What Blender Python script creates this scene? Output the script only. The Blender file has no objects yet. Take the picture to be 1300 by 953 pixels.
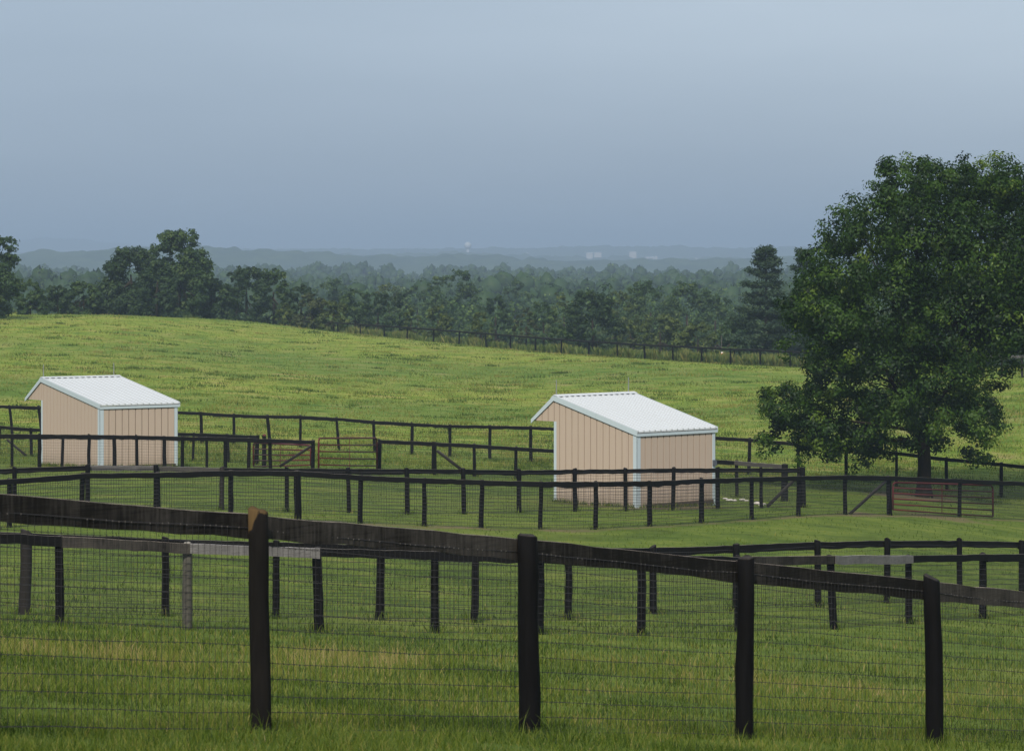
import bpy, math
import numpy as np

# ------------------------------------------------------------------ measuring the place
F = 4300.0            # focal length in pixels of the 1300 px wide photograph (about 119 mm)
S = F / 3600.0        # distances below are noted for 3600 px and scaled
HZ = 322.0            # horizon row
CX = 650.0
CAMZ = 12.0           # eye height in the scene's own zero
rng = np.random.default_rng(7)

def pt(px, py, d):
    """the point at distance d (noted metres) seen at a photograph position"""
    D = d * S
    return np.array([(px - CX) / F * D, D, CAMZ - (py - HZ) / F * D])

# fences: (x, rail top row, post base row, distance)
FRONT = [(-754 + 650, 619, None, 15.5), (328, 652, None, 17.5), (670, 684, None, 19.55), (947, 712, None, 21.6),
         (1183, 737, None, 23.6), (1369, 757, None, 25.7)]
FRONT = [(x, t, t + 1.36 * 3600 / d, d) for x, t, b, d in FRONT]
ALLEY_NEAR = [(-95, 672, 784, 41.0), (75, 680, 791, 42.0), (237, 689, 798, 43.0), (402, 695, 801, 44.1), (552, 699, 803.5, 45.0),
              (686, 702, 804.5, 45.7), (815, 704, 805, 46.7), (937, 706, 802, 48.6), (1054, 704.5, 797.5, 50.6),
              (1153, 704.5, 791, 53.8), (1248, 703, 785, 57.0), (1338, 702, 779, 60.5)]
ALLEY_FAR = [(-140, 668, 772, 45.0), (34, 676.5, 783, 46.2), (210, 684.5, 783, 47.4), (351, 688.5, 787, 48.2), (484, 692, 788, 49.0),
             (604, 694.5, 789.5, 50.0), (722, 696, 786, 52.0), (829, 695.5, 781, 54.3), (935, 692.5, 776, 55.8),
             (1038, 688, 771, 57.2), (1127, 686, 766, 59.0), (1218, 686, 762, 61.5), (1297, 688, 761, 64.0), (1376, 690, 760, 66.0)]
LANE_NEAR = [(-80, 612, 670, 70.0), (12, 607.5, 671, 71.2), (105, 600.5, 664, 72.5), (200, 599.5, 660, 73.5), (293, 596.7, 656, 74.5),
             (377.5, 597.5, 660, 75.0), (458, 603, 663.5, 75.6), (538.5, 606.5, 666.5, 76.1), (612, 609, 670, 76.6),
             (687, 611, 672, 77.2), (757, 611, 672.5, 78.0), (824.5, 610.5, 667, 79.6), (891, 607.5, 663.5, 81.8),
             (954.5, 605.5, 659, 84.5), (1014, 604, 655, 87.5), (1072.5, 603, 653, 90.2), (1128, 604, 653.5, 92.6),
             (1219, 608, 656, 97.0), (1308, 612, 659, 101.0), (1392, 616, 662, 105.0)]
LANE_FAR = [(-65, 598, 654, 76.0), (18.4, 594.5, 652, 77.0), (111.5, 591, 649, 78.2), (198, 591.5, 648, 79.2), (282, 594, 648, 80.2),
            (364, 594.5, 650, 81.0), (441.5, 595, 652, 81.6), (516.5, 595.5, 653, 82.2), (588, 595.7, 652.5, 83.2),
            (659, 597, 650.5, 85.0), (729.5, 596, 648, 87.0), (794, 595.5, 648, 88.4), (855.5, 594.5, 647, 89.6),
            (911, 594.3, 646.5, 90.8), (966, 594.2, 645, 92.0), (1019, 594.5, 642, 93.4)]
PEN_NEAR = [(-14, 550.6, 596, 100.0), (50, 551, 596.5, 100.5), (113.5, 551.5, 597, 101.0), (173.5, 552.5, 598, 101.4), (232, 553.8, 599, 101.8),
            (286, 555, 600, 102.2), (342.5, 556.8, 601.5, 102.6), (397.5, 559, 603.5, 103.0)]
PEN_FAR = [(15.5, 551.8, 596, 104.6), (80, 552.2, 596.6, 104.8), (145, 552.8, 597.2, 105.0), (208.5, 553.6, 597.8, 105.2),
           (262.5, 554.6, 598.5, 105.4), (316, 556, 599.5, 105.6)]
PEN_REAR = [(0, 540.2, 578, 122.0), (39, 543.2, 580, 121.0), (95, 545.6, 582, 120.0), (150, 547.4, 583.5, 119.0), (199, 548.2, 585, 118.2),
            (246, 549.2, 586, 117.5), (289, 551, 587.5, 116.8), (327, 552.6, 590, 115.5)]
YARD = [(482, 558, 602, 110.0), (551, 561, 602, 110.6), (602, 563.5, 605, 110.2), (655, 567, 608, 109.2), (708, 570.5, 611, 108.0),
        (760, 573.5, 615, 106.5), (812, 576.5, 620, 105.0), (872, 580.5, 626, 103.0), (935, 584.8, 631.5, 101.0), (996.5, 589.5, 637, 99.0)]
PASTURE = [(-45, 513.5, 556, 135.0), (12, 514.5, 557, 134.2), (49, 515.6, 558, 133.8), (95, 516.8, 559, 133.4), (136, 518, 560, 133.1),
           (176, 519.3, 561, 132.8), (216, 521, 562, 132.4), (255, 523, 563, 132.0), (297, 525.5, 564.5, 131.5), (339.5, 527, 566, 131.0),
           (381.5, 527.3, 568, 130.5), (427, 529.8, 571.5, 129.8), (474, 533.7, 574.5, 129.0), (523.5, 536.6, 577.5, 128.0),
           (571, 539.4, 580, 126.8), (622, 539.8, 583.5, 125.0), (673.5, 541, 587, 123.4), (727, 543.5, 590, 122.2), (782, 546, 593, 121.4),
           (838, 549.5, 596.5, 120.6), (895, 552.8, 599.5, 119.9), (952, 556.2, 603, 119.2), (1013, 561.5, 608, 118.6), (1074, 567, 613, 118.0),
           (1138, 573, 619, 117.2), (1201, 580.5, 625, 116.4), (1271, 587.2, 633, 115.4), (1340, 594, 640, 114.0)]
HILL_FENCE = [(250, 403, None, 345), (280, 403.8, None, 337), (311, 404.6, None, 329), (341, 405.3, None, 321), (370.5, 407, 421, 313),
              (399.5, 408, 423, 306), (428, 409, 424.4, 300), (457.5, 411, 426, 293), (487.5, 413, 428.8, 287), (517.5, 415, 431.5, 281),
              (550.5, 417.4, 434.3, 275), (583.5, 420, 437.2, 269), (616, 422.5, 440, 264), (648, 425, 442.6, 260), (680, 427.6, 445.2, 256),
              (713, 430, 447.5, 252), (748, 432.4, 450.4, 248), (783.5, 434.4, 452.8, 244), (818, 436.8, 455.2, 240), (854, 438.6, 457.4, 236.5),
              (891, 440.2, 460, 233), (927.5, 442.2, 462.3, 230), (965, 443.2, 464, 227), (1003.5, 445.8, 465.2, 224), (1042, 447, 467, 221),
              (1081, 448.4, 469, 218)]
HILL_FENCE = [(x, t, (b or t + 1.3 * 3600 / d), d) for x, t, b, d in HILL_FENCE]
EDGE_FENCE = [(1246, 450.5, 477.5, 174), (1272, 450.8, 478, 172), (1297, 451.2, 479, 170), (1326, 451.6, 480, 168)]

SHED_A = dict(px=808.5, base=645.6, d=91.0, left=705.0, right=906.0, yaw=44.0, eave=546.5, ridge=502.7, tip=532.6, tipx=677.0)
SHED_B = dict(px=127.5, base=596.0, d=108.0, left=54.0, right=224.0, yaw=35.0, eave=513.2, ridge=479.8, tip=505.8, tipx=34.3)
TREE = (1173.0, 628.0, 111.5)

# ------------------------------------------------------------------ terrain
def controls():
    c = []
    for fence in (FRONT, ALLEY_NEAR, ALLEY_FAR, LANE_NEAR, LANE_FAR, PEN_NEAR, PEN_REAR, YARD, PASTURE, HILL_FENCE, EDGE_FENCE):
        for x, t, b, d in fence:
            c.append((x, d, CAMZ - (b - HZ) / 3600 * d))
    for x, y, d in ((808, 645.6, 91), (750, 641, 92.5), (850, 642, 93), (127, 596, 108), (70, 593, 110), (170, 592, 110.5), (1173, 628, 111.5),
                    (0, 395, 287), (-120, 393.5, 285), (-300, 392, 285), (120, 398.2, 290), (180, 400.5, 293), (240, 403.4, 298), (290, 406, 302),
                    (330, 409, 304), (370, 414, 306)):
        c.append((x, d, CAMZ - (y - HZ) / 3600 * d))
    for x in (-300, 0, 325, 650, 975, 1300, 1600):
        c.append((x, 3.0, CAMZ - 1.7)); c.append((x, 7.0, CAMZ - 1.9)); c.append((x, 11.0, CAMZ - 2.25 - .15 * (x - 650) / 650))
    for x, z in ((-300, -13), (0, -14), (300, -16), (650, -17), (1000, -17.5), (1300, -17), (1600, -17)):
        c.append((x, 400.0, CAMZ + z))
    for x, z in ((-300, -9.2), (0, -9.6), (200, -10.6)):
        c.append((x, 335.0, CAMZ + z))
    for x, d, z in ((-300, 170, -8.1), (-300, 200, -7.4), (-300, 240, -6.6), (-300, 265, -6.1), (0, 170, -8.05), (0, 200, -7.45), (0, 240, -6.65),
                    (0, 265, -6.15), (325, 180, -8.4), (325, 220, -8.05), (325, 260, -7.7), (650, 160, -9.2), (650, 200, -9.1), (650, 230, -9.02),
                    (1000, 150, -9.3), (1000, 190, -9.15), (1300, 140, -8.7), (1300, 155, -8.1)):
        c.append((x, d, CAMZ + z))
    for x, d, z in ((650, 285, -11.2), (1000, 260, -10.8), (1300, 245, -10.2), (1000, 310, -13), (1300, 310, -13.5), (800, 270, -11), (500, 315, -10.8), (1600, 245, -10.4)):
        c.append((x, d, CAMZ + z))
    # the frame's sides, carried outward
    for x, d, y in ((1600, 25, 990), (-300, 15, 830), (1600, 63, 770), (-300, 44, 770), (1600, 110, 668), (-300, 72, 672), (-300, 134, 552),
                    (1600, 112, 655), (1600, 165, 482), (1600, 220, 466), (-300, 100, 592), (1450, 170, 480), (1200, 190, 474)):
        c.append((x, d, CAMZ - (y - HZ) / 3600 * d))
    return np.array(c)

def uv(x, d):
    return np.stack([(np.asarray(x, float) - CX) / 650.0, 1.6 * np.log(np.asarray(d, float))], -1)

def kern(a, b):
    r2 = ((a[:, None, :] - b[None, :, :]) ** 2).sum(-1) + 1e-12
    return 0.5 * r2 * np.log(r2)

CT = controls()
CP = uv(CT[:, 0], CT[:, 1])
_n = len(CP)
_A = np.zeros((_n + 3, _n + 3))
_A[:_n, :_n] = kern(CP, CP) + np.eye(_n) * 0.02
_A[:_n, _n:] = np.c_[np.ones(_n), CP]
_A[_n:, :_n] = _A[:_n, _n:].T
_w = np.linalg.solve(_A, np.r_[CT[:, 2], 0, 0, 0])
GU = np.linspace(-1.7, 1.7, 171)
GD = np.exp(np.linspace(math.log(3.0), math.log(430.0), 220))
_gu, _gd = np.meshgrid(GU, GD)
_q = uv(_gu.ravel() * 650 + CX, _gd.ravel())
GZ = np.concatenate([kern(q, CP) @ _w[:_n] + np.c_[np.ones(len(q)), q] @ _w[_n:] for q in np.array_split(_q, 20)]).reshape(_gu.shape)

def vnoise(x, y, seed=0):
    """smooth value noise, 0..1"""
    x = np.asarray(x, float); y = np.asarray(y, float)
    xi = np.floor(x).astype(np.int64); yi = np.floor(y).astype(np.int64)
    fx = x - xi; fy = y - yi
    fx = fx * fx * (3 - 2 * fx); fy = fy * fy * (3 - 2 * fy)
    def h(a, b):
        n = (a * 374761393 + b * 668265263 + seed * 1274126177) & 0x7fffffff
        n = ((n ^ (n >> 13)) * 1274126177) & 0x7fffffff
        return ((n ^ (n >> 16)) & 0xffff) / 65535.0
    return ((h(xi, yi) * (1 - fx) + h(xi + 1, yi) * fx) * (1 - fy) + (h(xi, yi + 1) * (1 - fx) + h(xi + 1, yi + 1) * fx) * fy)

def fbm(x, y, seed=0, octaves=4):
    v = 0; a = .5; t = 0
    for o in range(octaves):
        v = v + a * vnoise(x * 2 ** o, y * 2 ** o, seed + o); t += a; a *= .5
    return v / t

def ground(x, y):
    """height of the land under a point"""
    x = np.atleast_1d(np.asarray(x, float)); y = np.atleast_1d(np.asarray(y, float))
    d = np.clip(y / S, 3.0, 429.0)
    u = np.clip(x / (np.maximum(y, 3 * S) / F) / 650.0, -1.69, 1.69)
    gi = (u + 1.7) / 3.4 * 170
    gj = np.log(d / 3.0) / math.log(430 / 3.0) * 219
    i = np.clip(gi.astype(int), 0, 169); j = np.clip(gj.astype(int), 0, 218)
    a = gi - i; b = gj - j
    z = (GZ[j, i] * (1 - a) + GZ[j, i + 1] * a) * (1 - b) + (GZ[j + 1, i] * (1 - a) + GZ[j + 1, i + 1] * a) * b
    far = CAMZ - 25 - 4 * (fbm(x / 420, y / 420, 3, 2) - .5) * np.clip((y - 480) / 300, 0, 1)
    k = np.clip((y / S - 345) / 135, 0, 1); k = k * k * (3 - 2 * k)
    return z * (1 - k) + far * k

def g1(x, y):
    return float(ground(x, y)[0])

# ------------------------------------------------------------------ scene, tags, meshes
scene = bpy.context.scene
COL = scene.collection

def tag(o, label=None, cat=None, group=None, kind=None):
    if label: o['label'] = label
    if cat: o['category'] = cat
    if group: o['group'] = group
    if kind: o['kind'] = kind
    return o

def empty(name, loc, label, cat, group=None):
    o = bpy.data.objects.new(name, None)
    COL.objects.link(o); o.location = tuple(float(v) for v in loc)
    o.empty_display_size = .3
    return tag(o, label, cat, group)

class MB:
    """collects polygons in world coordinates and links them as one mesh object"""
    def __init__(self):
        self.v = []; self.f = []
    def add(self, verts, faces):
        n = len(self.v)
        self.v += [tuple(float(c) for c in p) for p in verts]
        self.f += [tuple(n + i for i in f) for f in faces]
    def box(self, c, ax, ay, az):
        """box about c with half-axes ax, ay, az"""
        c, ax, ay, az = (np.asarray(q, float) for q in (c, ax, ay, az))
        vs = [c + sx * ax + sy * ay + sz * az for sz in (-1, 1) for sy in (-1, 1) for sx in (-1, 1)]
        self.add(vs, [(0, 2, 3, 1), (4, 5, 7, 6), (0, 1, 5, 4), (2, 6, 7, 3), (0, 4, 6, 2), (1, 3, 7, 5)])
    def tube(self, pts, radii, n=8, cap=True):
        pts = [np.asarray(p, float) for p in pts]
        if np.isscalar(radii): radii = [radii] * len(pts)
        rings = []
        up = np.array([0, 0, 1.0])
        for i, p in enumerate(pts):
            t = pts[min(i + 1, len(pts) - 1)] - pts[max(i - 1, 0)]
            t = t / (np.linalg.norm(t) + 1e-9)
            a = np.cross(t, up if abs(t[2]) < .95 else np.array([1.0, 0, 0])); a /= np.linalg.norm(a)
            b = np.cross(t, a)
            rings.append([p + radii[i] * (math.cos(q) * a + math.sin(q) * b) for q in (2 * math.pi * k / n for k in range(n))])
        vs = [v for r in rings for v in r]; fs = []
        for i in range(len(pts) - 1):
            for k in range(n):
                fs.append((i * n + k, i * n + (k + 1) % n, (i + 1) * n + (k + 1) % n, (i + 1) * n + k))
        if cap:
            fs.append(tuple(range(n))[::-1]); fs.append(tuple((len(pts) - 1) * n + k for k in range(n)))
        self.add(vs, fs)
    def prism(self, poly, depth):
        """closed polygon (list of points) pushed along the vector depth"""
        n = len(poly); d = np.asarray(depth, float)
        vs = [np.asarray(p, float) for p in poly] + [np.asarray(p, float) + d for p in poly]
        fs = [tuple(range(n))[::-1], tuple(range(n, 2 * n))] + [(i, (i + 1) % n, n + (i + 1) % n, n + i) for i in range(n)]
        self.add(vs, fs)
    def build(self, name, m, parent=None, smooth=False, bevel=0):
        me = bpy.data.meshes.new(name)
        off = np.zeros(3)
        if parent is not None:
            p = parent
            while p is not None:
                off += np.array(p.location); p = p.parent
            vs = np.array(self.v) - off
        else:
            vs = np.array(self.v)
        org = vs.mean(0); org[2] = vs[:, 2].min()
        me.from_pydata([tuple(q) for q in (vs - org)], [], self.f)
        import bmesh
        bm = bmesh.new(); bm.from_mesh(me)
        bmesh.ops.recalc_face_normals(bm, faces=bm.faces)
        bm.to_mesh(me); bm.free()
        me.materials.append(m)
        if smooth:
            me.polygons.foreach_set('use_smooth', [True] * len(me.polygons))
            me.update()
        o = bpy.data.objects.new(name, me); COL.objects.link(o)
        o.location = tuple(org)
        if parent is not None: o.parent = parent
        return o

def big_mesh(name, co, quads, m, parent=None, tint=None, org=None, smooth=False):
    """numpy arrays to one mesh object; quads may have 3 or 4 columns"""
    me = bpy.data.meshes.new(name)
    co = np.asarray(co, np.float32).reshape(-1, 3)
    if parent is not None: co = co - np.array(parent.location, np.float32)
    if org is not None: co = co - np.asarray(org, np.float32)
    quads = np.asarray(quads, np.int32); k = quads.shape[1]
    me.vertices.add(len(co)); me.vertices.foreach_set('co', co.ravel())
    me.loops.add(quads.size); me.loops.foreach_set('vertex_index', quads.ravel())
    me.polygons.add(len(quads)); me.polygons.foreach_set('loop_start', np.arange(0, quads.size, k, dtype=np.int32))
    if smooth: me.polygons.foreach_set('use_smooth', np.ones(len(quads), bool))
    if tint is not None:
        a = me.attributes.new('tint', 'FLOAT', 'POINT'); a.data.foreach_set('value', np.asarray(tint, np.float32))
    me.update(calc_edges=True)
    me.materials.append(m)
    o = bpy.data.objects.new(name, me); COL.objects.link(o)
    if parent is not None: o.parent = parent
    if org is not None: o.location = tuple(float(v) for v in org)
    return o

# ------------------------------------------------------------------ materials
def mat(name):
    m = bpy.data.materials.new(name); m.use_nodes = True
    nt = m.node_tree
    for n in list(nt.nodes): nt.nodes.remove(n)
    out = nt.nodes.new('ShaderNodeOutputMaterial')
    return m, nt, out

class NT:
    def __init__(self, nt): self.nt = nt
    def n(self, t, **kw):
        q = self.nt.nodes.new(t)
        for k, v in kw.items():
            if k.startswith('i_'):
                key = k[2:]; key = int(key) if key.isdigit() else key.replace('_', ' ')
                q.inputs[key].default_value = v
            else: setattr(q, k, v)
        return q
    def l(self, a, b): self.nt.links.new(a, b)
    def ramp(self, fac, stops, interp='LINEAR'):
        r = self.n('ShaderNodeValToRGB'); r.color_ramp.interpolation = interp
        e = r.color_ramp.elements
        while len(e) > 1: e.remove(e[0])
        e[0].position = stops[0][0]; e[0].color = (*stops[0][1], 1)
        for p, c in stops[1:]:
            q = e.new(p); q.color = (*c, 1)
        self.l(fac, r.inputs[0]); return r.outputs[0]
    def noise(self, vec, scale, detail=3, rough=.55):
        q = self.n('ShaderNodeTexNoise'); q.inputs['Scale'].default_value = scale
        q.inputs['Detail'].default_value = detail; q.inputs['Roughness'].default_value = rough
        if vec is not None: self.l(vec, q.inputs['Vector'])
        return q.outputs['Fac']
    def mapping(self, vec, scale=(1, 1, 1), loc=(0, 0, 0)):
        q = self.n('ShaderNodeMapping'); q.inputs['Scale'].default_value = scale; q.inputs['Location'].default_value = loc
        self.l(vec, q.inputs['Vector']); return q.outputs[0]
    def math(self, op, a, b=None, c=None, clamp=False):
        q = self.n('ShaderNodeMath', operation=op, use_clamp=clamp)
        for i, v in enumerate((a, b, c)):
            if v is None: continue
            if hasattr(v, 'is_output'): self.l(v, q.inputs[i])
            else: q.inputs[i].default_value = v
        return q.outputs[0]
    def mix(self, fac, a, b, blend='MIX'):
        q = self.n('ShaderNodeMix', data_type='RGBA', blend_type=blend)
        for i, v in ((0, fac), (6, a), (7, b)):
            if hasattr(v, 'is_output'): self.l(v, q.inputs[i])
            else: q.inputs[i].default_value = v if i == 0 else (*v, 1)
        return q.outputs[2]
    def maprange(self, v, a, b, c=0, d=1):
        q = self.n('ShaderNodeMapRange', interpolation_type='SMOOTHSTEP')
        self.l(v, q.inputs[0])
        for i, w in zip((1, 2, 3, 4), (a, b, c, d)): q.inputs[i].default_value = w
        return q.outputs[0]

def wood(name, dark, worn, worn_amount, rough=.8, grain=(5, 5, 40), sheen=.3, bare=None):
    m, nt, out = mat(name); T = NT(nt)
    tc = T.n('ShaderNodeTexCoord'); geo = T.n('ShaderNodeNewGeometry'); oi = T.n('ShaderNodeObjectInfo')
    pos = geo.outputs['Position']
    g = T.noise(T.mapping(pos, grain), 1.0, 5, .65)
    p = T.noise(pos, 2.2, 4, .6)
    drip = T.noise(T.mapping(pos, (38, 38, 3)), 1.0, 3, .6)
    w = T.math('ADD', T.math('MULTIPLY', g, .45), T.math('MULTIPLY', p, .4))
    w = T.math('ADD', w, T.math('MULTIPLY', drip, .35))
    w = T.math('ADD', w, T.math('MULTIPLY', T.math('SUBTRACT', oi.outputs['Random'], .5), .13))
    f = T.maprange(w, .98 - worn_amount * .75, 1.3 - worn_amount * .75)
    # upward faces get a paler colour
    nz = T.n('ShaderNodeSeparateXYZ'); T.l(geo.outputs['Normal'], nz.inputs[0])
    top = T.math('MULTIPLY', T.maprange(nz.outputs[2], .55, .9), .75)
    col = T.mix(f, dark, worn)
    col = T.mix(top, col, bare or tuple(q * 1.6 for q in worn))      # bare: the paler tone mixed into upward faces
    col = T.mix(T.math('MULTIPLY', T.maprange(g, .42, .62), .5), col, tuple(c * .45 for c in dark), 'MIX')
    b = T.n('ShaderNodeBsdfPrincipled'); T.l(col, b.inputs['Base Color'])
    b.inputs['Roughness'].default_value = rough; b.inputs['Specular IOR Level'].default_value = sheen
    bp = T.n('ShaderNodeBump'); bp.inputs['Strength'].default_value = .5; bp.inputs['Distance'].default_value = .01
    T.l(w, bp.inputs['Height']); T.l(bp.outputs[0], b.inputs['Normal'])
    T.l(b.outputs[0], out.inputs[0])
    return m

def paint(name, col, rough=.45, metal=0, var=.12, dirt=None, scale=3.0, spec=.5, streak=1.0):
    m, nt, out = mat(name); T = NT(nt)
    geo = T.n('ShaderNodeNewGeometry'); pos = geo.outputs['Position']
    a = T.noise(pos, scale, 5, .6); s = T.noise(T.mapping(pos, (9, 9, .7)), 1.0, 4, .6)
    c = T.mix(T.math('MULTIPLY', a, var * 2), col, tuple(q * .72 for q in col))
    c = T.mix(T.math('MULTIPLY', T.maprange(s, .5, .8), var * 2 * streak), c, tuple(q * .6 for q in col))
    if dirt:
        tc = T.n('ShaderNodeTexCoord'); z = T.n('ShaderNodeSeparateXYZ'); T.l(tc.outputs['Object'], z.inputs[0])
        zz = T.math('ADD', z.outputs[2], T.math('MULTIPLY', T.math('SUBTRACT', a, .5), .5))
        c = T.mix(T.math('MULTIPLY', T.maprange(zz, .85, .22), .6), c, dirt)
    b = T.n('ShaderNodeBsdfPrincipled'); T.l(c, b.inputs['Base Color'])
    b.inputs['Metallic'].default_value = metal; b.inputs['Specular IOR Level'].default_value = spec
    T.l(T.math('ADD', T.math('MULTIPLY', a, .2), rough - .1), b.inputs['Roughness'])
    T.l(b.outputs[0], out.inputs[0])
    return m

def foliage(name, stops, trans=.35, gloss=.008):
    m, nt, out = mat(name); T = NT(nt)
    at = T.n('ShaderNodeAttribute', attribute_name='tint')
    c = T.ramp(at.outputs['Fac'], stops)
    d = T.n('ShaderNodeBsdfDiffuse'); t = T.n('ShaderNodeBsdfTranslucent'); mx = T.n('ShaderNodeMixShader')
    T.l(c, d.inputs[0]); T.l(T.mix(1.0, c, (1.25, 1.2, .55), 'MULTIPLY'), t.inputs[0])
    mx.inputs[0].default_value = trans
    T.l(d.outputs[0], mx.inputs[1]); T.l(t.outputs[0], mx.inputs[2])
    g = T.n('ShaderNodeBsdfGlossy'); g.inputs['Roughness'].default_value = .55; g.inputs[0].default_value = (.8, .85, .9, 1)
    m2 = T.n('ShaderNodeMixShader'); m2.inputs[0].default_value = gloss
    T.l(mx.outputs[0], m2.inputs[1]); T.l(g.outputs[0], m2.inputs[2])
    T.l(m2.outputs[0], out.inputs[0])
    return m

M = {}
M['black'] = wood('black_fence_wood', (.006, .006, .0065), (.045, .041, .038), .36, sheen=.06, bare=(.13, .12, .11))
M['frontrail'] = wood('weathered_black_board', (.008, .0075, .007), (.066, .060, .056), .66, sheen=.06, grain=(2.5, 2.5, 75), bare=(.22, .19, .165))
M['post'] = wood('black_fence_post', (.004, .004, .0045), (.026, .024, .023), .22, grain=(22, 22, 3), sheen=.05)
M['brown'] = wood('browned_fence_post', (.008, .0065, .006), (.03, .025, .022), .3, grain=(22, 22, 3))
M['weathered'] = wood('weathered_board', (.05, .046, .044), (.15, .14, .135), .5)
M['grey'] = wood('grey_board', (.075, .072, .074), (.165, .158, .16), .7)
M['greypost'] = wood('grey_post', (.055, .053, .045), (.14, .135, .12), .5, grain=(22, 22, 3))
M['ochre'] = wood('bare_ochre_wood', (.10, .055, .018), (.19, .115, .045), .5, grain=(22, 22, 3))
M['wire'] = paint('dull_wire', (.022, .022, .024), .7, 0, spec=.15)
M['wire_highlight'] = paint('highlight_wire', (.085, .08, .078), .6, 0, spec=.2)
M['red'] = paint('red_gate_paint', (.075, .0095, .013), .6, 0, .2, spec=.2)
M['tan'] = paint('tan_metal_siding', (.335, .275, .228), .6, 0, .09, dirt=(.20, .165, .125), scale=1.2, spec=.3)
M['white'] = paint('white_trim', (.34, .41, .46), .55, 0, .1)
M['roof'] = paint('white_metal_roof', (.43, .465, .505), .5, 0, .14, scale=.7, streak=0, spec=.25)
M['base'] = wood('dark_base_board', (.06, .045, .035), (.14, .11, .08), .3)
M['inside'] = paint('shed_inside_boards', (.2, .15, .11), .8)
M['rod'] = paint('grey_rod', (.3, .31, .33), .4, .7)
M['box'] = paint('dark_grey_plastic', (.06, .07, .09), .5)
M['stone'] = paint('pale_stone', (.40, .385, .36), .8, 0, .2, scale=12)
M['bark'] = wood('tree_bark', (.018, .014, .011), (.05, .042, .034), .4, sheen=.05, grain=(14, 14, 2.2))
M['marker'] = paint('white_marker_plastic', (.6, .6, .58), .5)
M['orange'] = paint('orange_marker_band', (.55, .13, .03), .5)
M['town'] = paint('pale_building', (.30, .30, .31), .7)
M['town_roof'] = paint('pale_metal_roof', (.36, .38, .41), .6)
M['tank'] = paint('white_tank_paint', (.33, .36, .39), .6)

M['leaf_main'] = foliage('ash_leaves', [(0, (.0045, .014, .002)), (.45, (.015, .040, .004)), (.8, (.038, .080, .007)), (1, (.09, .14, .016))], .35, .012)
M['leaf_dark'] = foliage('dark_tree_leaves', [(0, (.010, .022, .010)), (.5, (.022, .042, .018)), (1, (.05, .08, .026))], .25)
M['leaf_mid'] = foliage('green_tree_leaves', [(0, (.015, .032, .012)), (.5, (.034, .064, .022)), (1, (.085, .12, .034))], .3)
M['leaf_olive'] = foliage('olive_brush_leaves', [(0, (.024, .036, .014)), (.5, (.055, .080, .024)), (1, (.12, .15, .04))], .3)
M['leaf_brown'] = foliage('brownish_brush_leaves', [(0, (.022, .028, .013)), (.5, (.042, .055, .022)), (1, (.080, .095, .034))], .3)
M['needles'] = foliage('pine_needles', [(0, (.012, .024, .014)), (.5, (.024, .044, .026)), (1, (.05, .075, .04))], .15)
M['woods'] = foliage('far_wood_leaves', [(0, (.013, .030, .010)), (.5, (.034, .066, .020)), (1, (.095, .14, .036))], .2)
M['weeds'] = foliage('tall_weeds', [(0, (.035, .065, .015)), (.5, (.08, .11, .03)), (1, (.165, .16, .055))], .3)
M['blades'] = foliage('grass_blades', [(0, (.012, .027, .004)), (.3, (.041, .074, .009)), (.56, (.090, .130, .017)), (.80, (.165, .168, .038)), (1, (.24, .20, .09))], .4)

def ground_material():
    m, nt, out = mat('pasture_grass'); T = NT(nt)
    geo = T.n('ShaderNodeNewGeometry'); pos = geo.outputs['Position']
    sep = T.n('ShaderNodeSeparateXYZ'); T.l(pos, sep.inputs[0])
    n1 = T.noise(pos, .11, 4, .6); n2 = T.noise(pos, .42, 7, .72); n3 = T.noise(pos, 4.0, 4, .7)
    # paler sunlit hill and darker shaded pens, light put into the grass colours
    hill = T.maprange(T.math('ADD', sep.outputs[1], T.math('MULTIPLY', n1, 14.0)), 143, 168)
    mixn = T.math('ADD', T.math('MULTIPLY', n2, .8), T.math('MULTIPLY', n3, .2))
    pen_shaded = T.ramp(mixn, [(.34, (.025, .045, .006)), (.47, (.058, .094, .012)), (.58, (.098, .134, .020)), (.70, (.16, .15, .045))])
    hill_lit = T.ramp(mixn, [(.33, (.028, .058, .006)), (.41, (.070, .124, .013)), (.49, (.124, .184, .023)), (.57, (.182, .203, .044)), (.66, (.25, .20, .09))])
    n0 = T.noise(pos, .022, 3, .5)
    worn = T.maprange(n0, .36, .62)
    hill_lit = T.mix(1.0, hill_lit, T.mix(worn, (.70, .80, .85), (1.12, 1.06, 1.0)), 'MULTIPLY')      # greener and drier parts of the pasture
    c = T.mix(hill, pen_shaded, hill_lit)
    c = T.mix(T.math('MULTIPLY', T.maprange(n1, .45, .7), .3), c, (.13, .15, .032))
    wa = T.n('ShaderNodeAttribute', attribute_name='wear')
    wf = T.maprange(T.math('ADD', wa.outputs['Fac'], T.math('MULTIPLY', T.math('SUBTRACT', n2, .5), 1.2)), .30, .62)
    c = T.mix(T.math('MULTIPLY', wf, .85), c, T.mix(n3, (.07, .052, .033), (.155, .12, .075)))
    far = T.maprange(sep.outputs[1], 400, 470)
    c = T.mix(far, c, (.03, .05, .02))
    b = T.n('ShaderNodeBsdfPrincipled'); T.l(c, b.inputs['Base Color'])
    b.inputs['Roughness'].default_value = .95; b.inputs['Specular IOR Level'].default_value = .1
    bp = T.n('ShaderNodeBump'); bp.inputs['Strength'].default_value = .9; bp.inputs['Distance'].default_value = .22
    T.l(T.math('ADD', n2, T.math('MULTIPLY', n3, .5)), bp.inputs['Height']); T.l(bp.outputs[0], b.inputs['Normal'])
    T.l(b.outputs[0], out.inputs[0])
    return m
M['ground'] = ground_material()

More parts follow.
